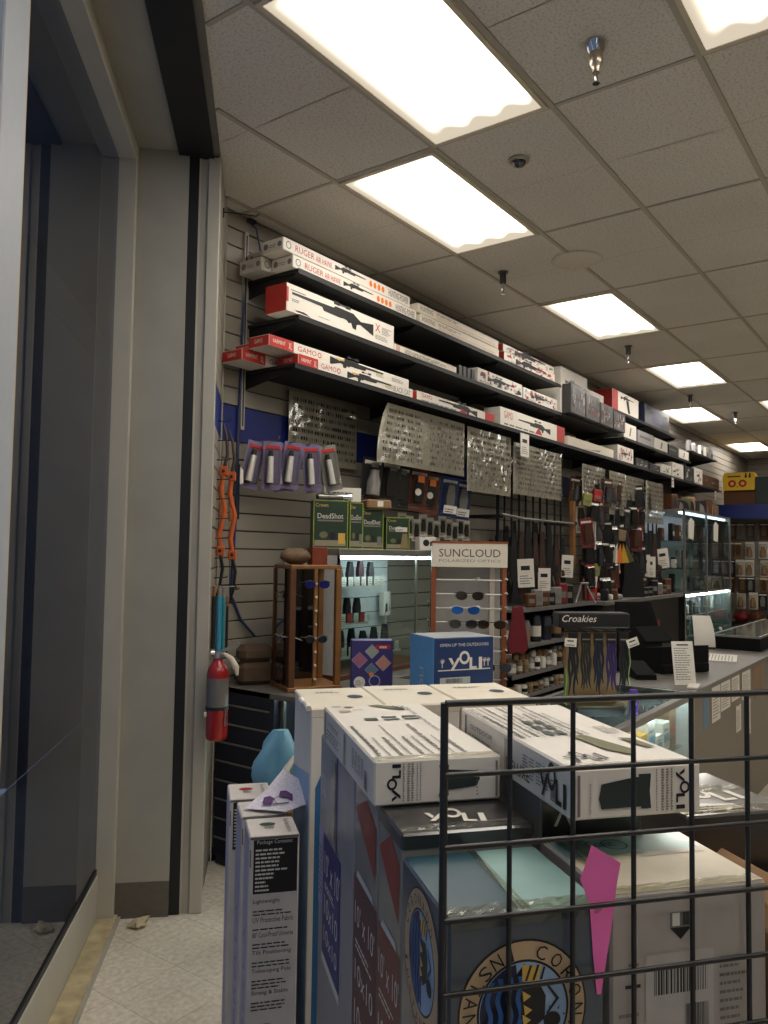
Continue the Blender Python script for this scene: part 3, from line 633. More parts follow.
# leaflet with purple drawing and pale blue bag
g = G(); t = thing('leaflet', 'white leaflet with purple drawing lying across the umbrella cartons', 'leaflet', rack(-.062, 1.02, 1.103), RZ)
lw = mat('speckled_leaflet_paper', (232, 226, 236), .6, noise=.25, scale=160)
P0 = Vector((-.065, -.085, .002)); 
vs = [Vector((-.075, -.02, .003)), Vector((.01, -.07, .006)), Vector((.075, -.03, .010)), Vector((.075, .05, .030)), Vector((.03, .13, .045)), Vector((-.02, .05, .020))]
g.add(vs, [(0, 1, 2, 3, 5), (5, 3, 4)], lw); g.add([v-Vector((0, 0, .0015)) for v in vs], [(5, 3, 2, 1, 0), (4, 3, 5)], lw); g.build('sheet', t)
g = G(); Fl = Face(g, (-.035, -.035, .009), (1, .05, .03), (-.03, 1, .24), .004); pu = mat('purple_print', (92, 36, 110), .5)
Fl.poly([(.0, .008), (.018, .0), (.03, .02), (.02, .034), (.006, .03)], pu); Fl.poly([(.040, .03), (.055, .022), (.068, .0), (.072, .03), (.06, .05), (.046, .05)], pu); Fl.rect(.022, -.004, .036, .004, black); Fl.ring(.045, .012, .018, .0165, greyp); g.build('drawing', t)
def lumpy(name, m, cx, cy, z0, z1, rx, ry, parent=None, seed=1, n=18, k=12, amp=.14, taper=1.0):
    rn = random.Random(seed); g = G(); vs = []
    ph = [rn.uniform(0, 6.28) for _ in range(8)]
    for i in range(k+1):
        u = i/k; z = z0+(z1-z0)*u; pf = math.sin(math.pi*min(max(u, .04), .965))**.45*(1-(1-taper)*u)
        for j in range(n):
            a = 2*math.pi*j/n; r = pf*(1+amp*math.sin(3*a+ph[0]+u*4)+amp*.7*math.sin(5*a+ph[1]-u*7)+amp*.5*math.sin(8*a+ph[2]+u*9)+rn.uniform(-.03, .03))
            vs.append((cx+rx*r*math.cos(a), cy+ry*r*math.sin(a), z))
    g.add(vs, [(i*n+j, i*n+(j+1) % n, (i+1)*n+(j+1) % n, (i+1)*n+j) for i in range(k) for j in range(n)], m, True)
    g.add(vs[:n], [tuple(reversed(range(n)))], m); g.add(vs[-n:], [tuple(range(n))], m)
    return g
c = carton('plain brown carton on the floor behind the umbrella cartons', -.12, .06, 1.225, 1.42, 0, 1.02, kraft)
t = thing('plastic_bag', 'crumpled pale blue plastic bag behind the umbrella cartons', 'bag', rack(-.030, 1.30, 1.0205), RZ)
bagm = glass('pale_blue_film', (90, 176, 210), .8, .3, .35); lumpy('bag_body', mat('pale_blue_bag', (112, 166, 188), .35, coat=.3), .01, 0, 0, .19, .082, .06, seed=4, amp=.18, taper=.55).build('bag_body', t)
g = G(); g.tube([(.02, -.055, .02), (.015, -.06, .06), (.02, -.05, .10), (.045, -.035, .13)], [.012, .016, .009, .006], 8, white); g.build('tied_handle', t)

# ------------------------------------------------------------------ wire grid panel
wire = mat('black_wire', (34, 33, 33), .38, noise=.3, scale=90)
t = thing('wire_grid_panel', 'black wire grid rack panel standing in front of the cartons', 'wire rack', rack(.275, -.0085, 0), RZ)
g = G(); S = .0762; ZT = 1.521; x0 = -.285
n_v = 9
for k in range(n_v):
    x = x0+k*S; r = .0046 if k in (0, n_v-1) else .0030
    g.tube([(x, 0, .02), (x, 0, ZT)], r, 8, wire)
for k in range(20):
    z = ZT-k*S; g.tube([(x0, -.004, z), (x0+(n_v-1)*S, -.004, z)], .0038 if k == 0 else .0030, 8, wire)
g.build('grid', t)
for x in (x0+.0, x0+(n_v-1)*S):
    g = G(); g.tube([(x, -.16, .012), (x, 0, .012), (x, .0, .05)], .008, 8, wire); g.build('foot', t)
# ------------------------------------------------------------------ steel shelves high on the back wall
def shelf(label, x0, x1, z, group='black steel shelves high on the slat wall', y0=.916, th=.018):
    t = thing('steel_shelf', label, 'shelf', (x0, YW, z), 0, group)
    g = G(); L = x1-x0; d = YW-y0
    g.box(0, L, -d, -.001, -th, 0, shelf_m, .002); g.box(0, L, -d-.002, -d+.0, -th-.010, .001, shelf_m); g.build('board', t)
    for k in range(max(2, int(L/1.22)+1)):
        x = min(.02+k*1.19, L-.03); g = G()
        g.prism([(0, 0), (0, -.085), (.03, -.08), (d-.06, -.022), (d-.03, 0)], (x, -.001, -th), (0, -1, 0), (0, 0, 1), .004, shelf_m); g.build('bracket', t)
    return t
shelf('top black shelf nearest the storefront, carrying long white rifle cartons', .06, 3.60, 3.25)
shelf('middle black shelf nearest the storefront, under the open rifle carton', .07, 3.62, 2.995)
shelf('lowest long black shelf above the hanging notices', .05, 9.6, 2.72)
shelf('middle shelf section holding the blister packs, past the first bay', 3.70, 5.25, 3.01)
shelf('top shelf section under the upright white boxes and dark blue box', 4.90, 7.6, 3.25)
shelf('middle shelf section over the small plastic wrapped boxes', 5.28, 7.9, 2.99)
shelf('far top shelf section with white packs standing on it', 7.95, 9.3, 3.15)
g = G(); g.box(0, .028, -.018, 0, 0, 1.15, almond); g.box(.009, .019, -.0185, -.017, .02, 1.13, groove); tag(g.build('shelf_standard', loc=(.02, YW-.001, 2.38)), 'pale metal shelf standard fixed upright by the corner of the slat wall', 'shelf standard')
# --- long gun cartons
rifle_pts = [(0, -.055), (.0, .03), (.17, .012), (.22, .03), (.27, .05), (.50, .052), (.52, .038), (1.0, .030), (1.0, .014), (.66, .010), (.64, -.012), (.44, -.016), (.40, -.012), (.355, -.016), (.335, -.03), (.30, -.022), (.28, -.055), (.235, -.06), (.225, -.02), (.18, -.012)]
scope_pts = [(.30, .066), (.32, .085), (.36, .085), (.38, .077), (.44, .077), (.46, .088), (.52, .088), (.52, .064), (.46, .062), (.44, .068), (.38, .068), (.36, .062)]
def draw_rifle(F, x, y, L, m, flip=False, sy=1.0):
    f = (lambda p: (x+L-p[0]*L, y+p[1]*L*sy)) if flip else (lambda p: (x+p[0]*L, y+p[1]*L*sy))
    F.poly([f(p) for p in rifle_pts], m); F.poly([f(p) for p in scope_pts], m)
def long_box(label, x0, x1, y0, y1, z, h, body, art, name='carton', endm=None, group=None, rz=0.0):
    t = thing(name, label, 'box', (x0, (y0+y1)/2, z), rz, group); L = x1-x0; d = y1-y0
    g = G(); g.box(0, L, -d/2, d/2, 0, h, body, .003)
    if endm: g.box(-.0008, .03, -d/2+.003, d/2-.003, .003, h-.003, endm)
    g.build('box_body', t)
    g = G(); F = Face(g, (0, -d/2, 0), (1, 0, 0), (0, 0, 1), .0010); E_ = Face(g, (-.0008, d/2, 0), (0, -1, 0), (0, 0, 1), .001)
    art(F, E_, L, h, d); g.build('printing', t); return t
def art_orange(F, E_, L, h, d):
    F.text('RUGER', L*.02, h*.3, L*.04, h*.4, greyp) if False else F.ring(L*.035, h*.5, h*.3, h*.22, greyp, 16)
    F.text('RUGER', L*.08, h*.25, L*.13, h*.48, red); F.text('AIR HAWK', L*.22, h*.2, L*.12, h*.5, red); draw_rifle(F, L*.36, h*.55, L*.24, black, False, 1.2)
    for k in range(4): F.disc(L*(.645+.035*k), h*.5, L*.013, h*.28, orange, 12)
    F.text('HUNTING POWER', L*.80, h*.2, L*.18, h*.6, black)
    E_.disc(d*.2, h*.5, h*.25, h*.25, greyp, 12); E_.lines(d*.35, h*.35, d*.35, h*.3, 2, greyp); E_.disc(d*.85, h*.5, h*.22, h*.22, greyp, 12)
for i, (x0, z, lab) in enumerate(((.03, 3.2505, 'lower of two long white and orange rifle cartons at the top shelf front'), (-.05, 3.324, 'upper of two long white and orange hunting rifle cartons on the top shelf'))):
    long_box(lab, x0, x0+1.22, .93, 1.09, z, .071, white, art_orange)
long_box('grey white carton lying behind the two orange printed rifle cartons on the top shelf', -.04, 1.18, 1.10, 1.275, 3.2505, .075, mat('dull_white_card', (196, 190, 180), .6), art_orange)
long_box('second grey white carton lying behind, stacked at the back of the top shelf', .02, 1.22, 1.10, 1.275, 3.327, .06, mat('dull_white_card', (196, 190, 180), .6), art_orange)
def art_pale(F, E_, L, h, d):
    F.text('HUNTING', L*.02, h*.3, L*.14, h*.5, greyp); F.rect(L*.2, h*.1, L*.75, h*.35, mat('peach_print', (214, 190, 164), .5)); F.lines(L*.2, h*.55, L*.3, h*.3, 2, greyp)
long_box('long pale peach rifle carton, lower one in the middle of the top shelf', 1.30, 2.43, .93, 1.08, 3.2505, .07, cream, art_pale)
long_box('long pale peach rifle carton, upper one in the middle of the top shelf', 1.27, 2.42, .93, 1.08, 3.322, .065, cream, art_pale)
def art_busy(cols, sd):
    def f(F, E_, L, h, d):
        rn = random.Random(sd)
        for k in range(44):
            x = rn.uniform(.02, .9)*L; y = rn.uniform(.08, .7)*h; w_ = rn.uniform(.02, .09)*L; hh = rn.uniform(.1, .35)*h
            m = rn.choice(cols); F.poly([(x, y), (min(x+w_, L*.99), y+hh*.2), (min(x+w_*.8, L*.99), min(y+hh, h*.97)), (x+w_*.1, min(y+hh*.8, h*.97))], m)
        draw_rifle(F, L*.2, h*.5, L*.6, black)
        F.lines(L*.05, h*.08, L*.3, h*.15, 2, greyp)
    return f
bz = [black, greyp, silverp, red, mat('pale_grey_print', (190, 186, 178), .5), mat('dusty_pink_print', (196, 150, 140), .5)]
long_box('lower busy printed red and white carton at the end of the first top shelf', 2.52, 3.5, .93, 1.1, 3.2505, .075, white, art_busy(bz, 2), endm=redbox)
long_box('upper busy printed red and white carton at the end of the first top shelf', 2.50, 3.48, .93, 1.1, 3.327, .06, white, art_busy(bz, 3), endm=redbox)
# open display carton with die cut front and rifle picture
t = thing('rifle_display_carton', 'white rifle display carton with red end, large air rifle picture and red X', 'box', (-.02, 1.01, 2.9955), 0)
g = G(); g.box(0, 1.0, -.085, .07, 0, .012, white, .002); g.box(0, 1.0, .066, .07, 0, .15, white); g.prism([(0, 0), (.055, .0), (.075, .02), (.16, .02), (.20, .0), (1.0, 0), (1.0, .152), (0, .152)], (0, -.085, 0), (1, 0, 0), (0, 0, 1), .003, white); g.box(0, 1.0, -.085, .07, .148, .153, white); g.box(.996, 1.0, -.082, .07, 0, .15, white)
g.build('box_body', t); g = G(); g.box(-.004, .0, -.085, .07, 0, .153, redbox, .001); g.box(-.005, .012, -.090, -.0855, .05, .13, redbox); g.build('red_end', t)
g = G(); F = Face(g, (0, -.088, 0), (1, 0, 0), (0, 0, 1), .001); draw_rifle(F, .04, .085, .74, black, True, 1.15); F.rect(.03, .118, .12, .006, greyp); F.text('X', .80, .075, .05, .05, red); F.lines(.87, .07, .1, .05, 5, greyp); F.lines(.80, .03, .16, .03, 3, greyp); F.rect(.26, .03, .1, .003, greyp); F.lines(.04, .06, .08, .02, 2, greyp); g.build('rifle_print', t)
long_box('low cream carton lying beyond the rifle display carton on the middle shelf', 1.0, 1.78, .93, 1.08, 2.9955, .05, cream, lambda F, E_, L, h, d: (F.rect(L*.02, h*.1, L*.06, h*.8, mat('dusty_pink_print', (196, 150, 140), .5)), F.lines(L*.15, h*.2, L*.75, h*.6, 4, greyp)))
# red end cartons with lettering, bottom shelf
def art_gamo(F, E_, L, h, d, two=False):
    F.rect(.001, .001, L*.145, h-.002, redbox); F.text('VARMINT', L*.02, h*.35, L*.075, h*.35, white); F.text('XL', L*.115, h*.2, L*.02, h*.55, white)
    F.text('GAMO', L*.17, h*.28, L*.12, h*.46, red); F.ring(L*.31, h*.5, h*.26, h*.17, red, 16); draw_rifle(F, L*.38, h*.52, L*.4, black, False, 1.1); F.rect(L*.42, h*.68, L*.06, h*.14, gold); F.lines(L*.72, h*.3, L*.08, h*.4, 3, mat('olive_gold_print', (150, 140, 70), .5))
    F.text('BLACK CAT' if two else '', L*.80, h*.2, L*.17, h*.55, greyp) if two else F.lines(L*.85, h*.3, L*.1, h*.4, 3, greyp)
    E_.text('GAMO', d*.3, h*.35, d*.4, h*.35, white)
long_box('lower long red and white air rifle carton at the front of the lowest shelf', .09, 1.22, .93, 1.085, 2.7205, .062, white, lambda *a: art_gamo(*a, two=True), endm=redbox)
long_box('upper long red and white air rifle carton on the lowest shelf', -.12, 1.20, .95, 1.105, 2.784, .062, white, art_gamo, endm=redbox)
long_box('red ended carton lying farthest left and lowest behind the two air rifle cartons', -.16, 1.05, 1.11, 1.27, 2.7205, .062, white, art_gamo, endm=redbox)
long_box('red ended carton stacked at the back left of the lowest shelf', -.06, 1.15, 1.12, 1.27, 2.784, .055, white, art_gamo, endm=redbox)
def art_gamo2(F, E_, L, h, d): F.text('GAMO', L*.05, h*.45, L*.12, h*.4, red); draw_rifle(F, L*.25, h*.5, L*.5, black, True); F.lines(L*.05, h*.1, L*.5, h*.2, 1, greyp); F.rect(L*.86, .001, L*.139, h-.002, redbox); F.poly([(L*.5, h*.1), (L*.56, h*.5), (L*.62, h*.1)], red)
long_box('white air rifle carton with red ends lying midway along the lowest shelf', 1.27, 2.36, .93, 1.08, 2.7205, .066, white, art_gamo2, endm=redbox)
long_box('tall white rifle carton with red end, above the white price card on the lowest shelf', 2.46, 3.72, .93, 1.08, 2.7205, .15, white, art_gamo2)
long_box('low cream carton in shadow on the lowest shelf under the blister packs', 3.85, 5.05, .95, 1.15, 2.7205, .10, cream, lambda F, E_, L, h, d: F.poly([(L*.3, h*.2), (L*.5, h*.3), (L*.7, h*.5), (L*.65, h*.3)], greyp))
# blister cards on the middle shelf front, near bay
tp = None
def art_cards(sd):
    def f(F, E_, L, h, d):
        rn = random.Random(sd); n = 5
        for k in range(n):
            m = rn.choice([red, black, greyp, navy, mat('dusty_pink_print', (196, 150, 140), .5)]); x = L*(k+.06)/n; F.poly([(x, h*.1), (x+L*.8/n, h*.05), (x+L*.75/n, h*.55), (x+.1*L/n, h*.6)], m); F.disc(x+L*.45/n, h*.62, L*.07, h*.22, mat('pale_grey_print', (190, 186, 178), .5), 12); F.poly([(x+.2*L/n, h*.3), (x+.7*L/n, h*.35), (x+.6*L/n, h*.5), (x+.3*L/n, h*.45)], black)
    return f
for i in range(4):
    x = 1.83+i*.062; g = G(); g.box(0, .05, -.06, .06, 0, .085, dark, .004)
    o = g.build('game_call_pack', loc=(x, 1.0, 2.9965)); tag(o, 'small dark upright pack beside the busy printed carton on the middle shelf', 'pack', 'small dark packs on the middle shelf')
for i, (x0, x1, lab) in enumerate(((2.09, 2.84, 'black red and white sporting toy carton on the middle shelf, left of its pair'), (2.87, 3.55, 'black red and white sporting toy carton on the middle shelf, right of its pair'))):
    long_box(lab, x0, x1, .93, 1.05, 2.9955, .115-.01*i, white, art_busy(bz, 14+i))
# second bay: upright white boxes and packs
def art_wrap(sd):
    def f(F, E_, L, h, d):
        rr = random.Random(sd)
        for k in range(7):
            x, y = rr.uniform(.05, .7)*L, rr.uniform(.08, .7)*h; w_, q = rr.uniform(.08, .25)*L, rr.uniform(.08, .28)*h
            F.poly([(x, y), (x+w_, y+q*.3), (x+w_*.8, y+q), (x+w_*.1, y+q*.8)], rr.choice([black, greyp, silverp, mat('pale_grey_print', (190, 186, 178), .5), black]))
        F.lines(L*.1, h*.06, L*.7, h*.1, 1, greyp)
    return f
def upright(label, x0, x1, z, h, m, art=None, y0=.93, y1=1.15, name='carton', group=None, endm=None): return long_box(label, x0, x1, y0, y1, z, h, m, art or art_wrap(int(x0*100)), name=name, group=group, endm=endm)
def art_tool(F, E_, L, h, d): draw_rifle(F, L*.15, h*.72, L*.65, black); F.poly([(L*.15, h*.62), (L*.5, h*.5), (L*.45, h*.45), (L*.2, h*.5)], greyp)
upright('tallest upright white box at the start of the second shelf bay, under the ceiling', 3.68, 4.32, 3.0105, .435, white, art_tool, y0=.95, y1=1.2)
upright('white box leaning beside the tallest upright box, dark picture band across it', 4.36, 4.87, 3.0105, .36, white, art_tool, y0=.99, y1=1.2)
for i in range(4):
    x0 = 3.70+i*.37; upright(('first', 'second', 'third', 'fourth')[i]+' dark and white toy blister box along the front of the second bay shelf', x0, x0+.345, 3.0105, .27-.028*i, mat('dim_grey_card', (72, 70, 68), .45), art_busy(bz+[black, dark, black], 30+i), y0=.86, y1=.945)
upright('white box with red end and black gun picture on the second top shelf', 4.96, 5.80, 3.2505, .22, white, lambda F, E_, L, h, d: (F.rect(0, 0, L*.2, h, redbox), draw_rifle(F, L*.3, h*.75, L*.5, black), F.poly([(L*.5, h*.7), (L*.6, h*.7), (L*.66, h*.1), (L*.58, h*.1)], black)), endm=redbox)
upright('dark blue and black carton on the top shelf in front of the ceiling light', 6.02, 6.98, 3.2505, .24, mat('dark_blue_carton', (34, 42, 66), .4), lambda F, E_, L, h, d: (F.rect(L*.3, h*.2, L*.4, h*.6, navybox), F.lines(L*.05, h*.5, L*.2, h*.4, 5, greyp), F.lines(L*.75, h*.1, L*.2, h*.7, 7, greyp)))
rn = random.Random(11)
labs = ['white boxed air pistol left of the plastic wrapped ones on the middle shelf', 'plastic wrapped grey box second on the far middle shelf', 'plastic wrapped pale box third on the far middle shelf', 'dark box fourth on the far middle shelf', 'last small pale box on the far middle shelf']
for i, (x0, x1, h, m) in enumerate(((5.32, 5.72, .17, white), (5.78, 6.35, .15, silverp), (6.40, 6.90, .14, white), (6.95, 7.35, .13, dark), (7.40, 7.85, .12, paper))):
    upright(labs[i], x0, x1, 2.9905, h, m, (lambda F, E_, L, h, d: F.poly([(L*.4, h*.2), (L*.5, h*.8), (L*.6, h*.75), (L*.5, h*.2)], greyp)) if i % 2 == 0 else (lambda F, E_, L, h, d: F.rect(L*.1, h*.45, L*.7, h*.2, greyp)))
labs = ['busy black and white printed box on the lowest shelf past the shadowed carton', 'dark shallow box second bay of the lowest shelf', 'dark box with a clear window on the lowest shelf', 'white wrapped box by the price card on the lowest shelf', 'larger white box on the lowest shelf before its far end', 'black box near the far end of the lowest shelf', 'pale box near the far end of the lowest shelf', 'brown and black box at the far end of the lowest shelf']
for i, (x0, x1, h, m) in enumerate(((5.12, 5.62, .17, white), (5.70, 6.15, .09, dark), (6.2, 6.6, .08, dark), (6.65, 7.05, .12, paper), (7.1, 7.6, .19, white), (7.65, 8.1, .20, dark), (8.15, 8.55, .22, paper), (8.6, 9.5, .17, wood_d))):
    upright(labs[i], x0, x1, 2.7205, h, m, art_busy(bz, 60) if i == 0 else None)
for i in range(9):
    x = 7.98+i*.145; h = rn.uniform(.10, .19); g = G(); g.box(-.05, .05, -.02, .02, 0, h, rn.choice([white, paper, silverp]), .003); g.box(-.03, .03, -.024, -.02, h*.1, h*.5, rn.choice([black, greyp]))
    o = g.build('blister_pack', loc=(x, .96+.05*(i % 2), 3.151)); tag(o, 'small white pack standing on the far top shelf under the ceiling', 'pack', 'white packs on the far top shelf')
# price cards hanging off the lowest shelf
def card_tag(label, x, y, z, w_=.12, h=.16, m=paper, name='price_card', rz=0., group=None, cat='price tag', tilt=0.0, lines=4):
    g = G(); g.box(-w_/2, w_/2, -.001, .001, -h, 0, m); F = Face(g, (-w_/2, -.001, -h), (1, 0, 0), (0, 0, 1), .0006); F.lines(w_*.12, h*.12, w_*.76, h*.35, lines, greyp, .4); F.rect(w_*.2, h*.6, w_*.55, h*.16, black)
    o = g.build(name, loc=(x, y, z), rz=rz); o.rotation_euler = (0, tilt, rz); return tag(o, label, cat, group)
card_tag('white price card hanging from the lowest shelf below the tall rifle carton', 2.86, .912, 2.70, .16, .19)
card_tag('small white price card hanging from the lowest shelf near its far end', 7.05, .912, 2.70, .10, .12)
card_tag('small white price card at the lowest shelf\'s far end above the blue fascia', 9.2, .912, 2.69, .08, .13)
# --- notices in plastic sleeves
paper_n = mat('aged_notice_paper', (178, 170, 154), .45, noise=.06, coat=.4); film = glass('wrinkled_sleeve', (236, 236, 232), 1.0, .10, .05)
def notice(label, x0, x1, z0, z1, y, rows, cut=False, wr=3, lines=True, seed=1, amp=.006, halves=1):
    w_, h = x1-x0, z1-z0; t = thing('hanging_notice', label, 'notice', ((x0+x1)/2, y, z0), 0)
    g = G(); out = [(-w_/2, 0), (w_/2, 0), (w_/2, h)]
    out += [(-w_/2+w_*.10, h), (-w_/2+w_*.055, h*.8), (-w_/2+w_*.02, h*.5), (-w_/2+.004, h*.25)] if cut else [(-w_/2, h)]
    g.prism(out, (0, 0, 0), (1, 0, 0), (0, 0, 1), .0012, paper_n); g.build('sheet', t)
    g = G(); F = Face(g, (-w_/2, -.0012, 0), (1, 0, 0), (0, 0, 1), .0012)
    words = ['PLEASE ASK FOR', 'ASSISTANCE WITH ALL', 'ITEMS IN THE CASE', 'ALL SALES ARE FINAL', 'NO RETURNS ON']
    for hv in range(halves):
        for i in range(rows):
            x = w_*(.05 if not cut or hv or i > rows*.6 else .05+.06*(1-i/rows))+hv*w_*.5; rr = random.Random(seed*31+i*7+hv); y_ = h-(i+.9)*h*.88/rows-.015
            while x < w_*(hv+1)/halves-.03*w_:
                ww = min(rr.uniform(.05, .11)*w_/halves*1.6, w_*(hv+1)/halves-.03*w_-x); n = max(2, int(ww/(h/rows*.33)))
                for q in range(n): F.rect(x+ww*q/n, y_, ww/n*.6, h/rows*.42, greyp if rr.random() < .5 else black)
                x += ww+.018*w_
    g.build('lettering', t)
    rr = random.Random(seed+50); nx, nz = 26, 12; vs = []
    fld = [(rr.uniform(-.5, .5)*w_, rr.uniform(.1, .9)*h, rr.uniform(.02, .07), rr.uniform(-1, 1)) for _ in range(wr)]
    for i in range(nx+1):
        for j in range(nz+1):
            x = -w_/2+w_*i/nx; z = h*j/nz; d = rr.uniform(0, amp*.35)
            for fx, fz, s_, sl in fld: d += amp*math.exp(-((x-fx-(z-fz)*sl*.5)/s_)**2-((z-fz)/(.3*h))**2)
            if cut: x = max(x, -w_/2+w_*.12*(j/nz)**1.5)
            vs.append((x, -.004-d, z))
    g = G(); g.add(vs, [(i*(nz+1)+j, (i+1)*(nz+1)+j, (i+1)*(nz+1)+j+1, i*(nz+1)+j+1) for i in range(nx) for j in range(nz)], film); g.build('clear_sleeve', t)
    g = G(); g.tube([(-w_*.35, .0, h-.01), (-w_*.35, .0, h+.012)], .0012, 6, wire); g.tube([(w_*.35, .0, h-.01), (w_*.35, .0, h+.012)], .0012, 6, wire); g.build('hanger', t)
    return t
notice('first white notice of small capital print, on the slat wall over the knife packs', .40, 1.07, 2.245, 2.675, 1.285, 8, wr=4, seed=1)
notice('wide notice with a curved upper left corner and two printed halves', .90, 1.99, 2.27, 2.665, .985, 8, cut=True, wr=3, seed=2, halves=2)
notice('square notice in a creased sleeve right of the curved corner notice', 2.03, 2.74, 2.17, 2.655, .98, 9, wr=6, seed=3, amp=.012, halves=1)
notice('pale notice whose crumpled sleeve glints, below the tall rifle carton', 2.78, 3.75, 2.20, 2.63, .975, 9, wr=14, seed=4, amp=.02)
notice('narrow notice curling at its lower edge past the dark gap', 4.25, 4.85, 2.25, 2.60, .975, 7, wr=3, seed=5, amp=.02)
notice('narrow notice with a bright glint at its bottom', 4.98, 5.45, 2.14, 2.60, .97, 8, wr=3, seed=6, amp=.03)
notice('wide faint notice shaded under the lowest shelf', 5.5, 6.15, 2.33, 2.6, .99, 5, wr=2, seed=7)
notice('last crinkled notice under the lowest shelf toward the glass cabinets', 6.0, 6.75, 2.05, 2.6, 1.02, 9, wr=8, seed=8, amp=.02) if False else notice('last crinkled notice under the lowest shelf toward the glass cabinets', 6.2, 6.85, 2.10, 2.6, .98, 8, wr=8, seed=8, amp=.02)
# ------------------------------------------------------------------ counters
ctop = mat('grey_speckled_laminate', (104, 101, 96), .35, noise=.12, scale=60); navyslat = mat('dark_navy_slat', (28, 31, 46), .5); cream_lit = mat('white_cabinet_interior', (206, 210, 208), .5)
alum = mat('satin_aluminium', (140, 138, 132), .35, .6)
CZ = .956
t = thing('sales_counter', 'back counter whose dark slatted end faces the storefront', 'counter', (-.11, 1.305, 0))
g = G(); g.box(0, 2.35, -.60, 0, CZ-.03, CZ, ctop, .003); g.box(0, .86, -1.46, -.60, CZ-.03, CZ, ctop, .003); g.build('counter_top', t)
g = G(); g.box(.02, 2.33, -.44, -.01, 0, CZ-.03, navyslat); g.box(.86, 2.33, -.57, -.44, 0, CZ-.03, navyslat); g.box(.05, .84, -1.44, -.45, 0, .45, navyslat); g.build('base', t)
g = G(); z = .05
while z < CZ-.06:
    g.box(.0, .02, -.41, -.008, z, z+.092, navyslat, .002); z += .1016
g.box(.0, .02, -.44, -.41, 0, CZ-.03, navyslat); g.build('slat_end_panel', t)
g = G(); z = .05+.094
while z < CZ-.06:
    g.box(-.0015, .021, -.40, -.008, z-.001, z+.007, mat('strip_grey', (120, 118, 112), .5)); z += .1016
g.build('groove_strips', t)
# lit case under the counter
g = G(); g.box(.06, .84, -1.43, -.46, .45, .47, cream_lit); g.box(.82, .84, -1.43, -.46, .47, CZ-.03, cream_lit); g.build('case_interior', t)
g = G(); g.box(.05, .056, -1.44, -.46, .45, CZ-.03, glassm); g.box(.05, .84, -1.446, -1.44, .45, CZ-.03, glassm); g.build('case_glass', t)
g = G(); lampw = bpy.data.materials.new('case_tube_light'); lampw.use_nodes = True; nt = lampw.node_tree; nt.nodes.clear(); em = nt.nodes.new('ShaderNodeEmission'); em.inputs[0].default_value = (.86, .95, 1, 1); em.inputs[1].default_value = 24; ou = nt.nodes.new('ShaderNodeOutputMaterial'); nt.links.new(em.outputs[0], ou.inputs[0])
g.box(.07, .08, -1.40, -.50, CZ-.045, CZ-.032, lampw); g.build('case_lamp', t)
g = G(); 
for y in (-.455, -1.44): g.box(.045, .065, y-.01, y+.012, 0, CZ-.03, alum)
g.build('case_post', t)
rn = random.Random(21)
for i in range(6):
    g = G(); g.box(-.05, .05, -.06, .06, 0, .10+.04*(i % 3), rn.choice([white, dark, silverp, mat('teal_pack', (60, 120, 130), .5)]), .003); F = Face(g, (-.05, .06, 0), (0, -1, 0), (0, 0, 1)); F.rect(.02, .02, .07, .03, greyp)
    o = g.build('boxed_goods', loc=(.09+.02*(i % 2), .60-i*.12, .471)); tag(o, 'small boxed goods inside the lit case under the back counter', 'box', 'boxed goods in the case under the counter')
# lit showcase cabinet standing on the counter by the wall
t = thing('display_cabinet', 'lit glass cabinet of knife sheaths standing on the back counter', 'display cabinet', (.40, 1.29, CZ))
W_, D_, H_ = 1.04, .42, .755
g = G(); g.box(0, W_, -D_, 0, H_-.04, H_, alum, .003); g.box(0, W_, -D_, 0, 0, .03, wood_d, .003); g.build('cabinet_frame', t)
g = G(); g.box(0, W_, -.012, 0, .03, H_-.04, cream_lit)
for k in range(1, 7): g.box(.002, W_-.002, -.0135, -.0118, .03+.1*k, .034+.1*k, groove)
g.box(0, .012, -D_, -.012, .03, H_-.04, cream_lit); g.build('back_panel', t)
g = G(); 
for x in (0, .80, W_-.014): g.box(x, x+.014, -D_, -D_+.014, .03, H_-.04, alum)
g.build('front_post', t)
g = G(); g.box(.014, W_-.01, -D_+.003, -D_+.008, .03, H_-.04, glassm); g.build('glass_front', t)
for i, z in enumerate((.52, .30, .10)):
    g = G(); g.box(.012, (.60, .45, .8)[i], -.30, -.014, z, z+.006, glassm); g.box(.012, (.60, .45, .8)[i], -.302, -.299, z-.004, z+.01, white); g.build('glass_shelf', t)
g = G(); g.box(.03, W_-.03, -D_+.03, -D_+.05, H_-.06, H_-.042, lampw); g.build('tube_light', t)
fab = [mat('black_sheath', (20, 20, 22), .5), mat('charcoal_sheath', (44, 42, 44), .5), mat('dark_burgundy_sheath', (60, 24, 34), .5)]
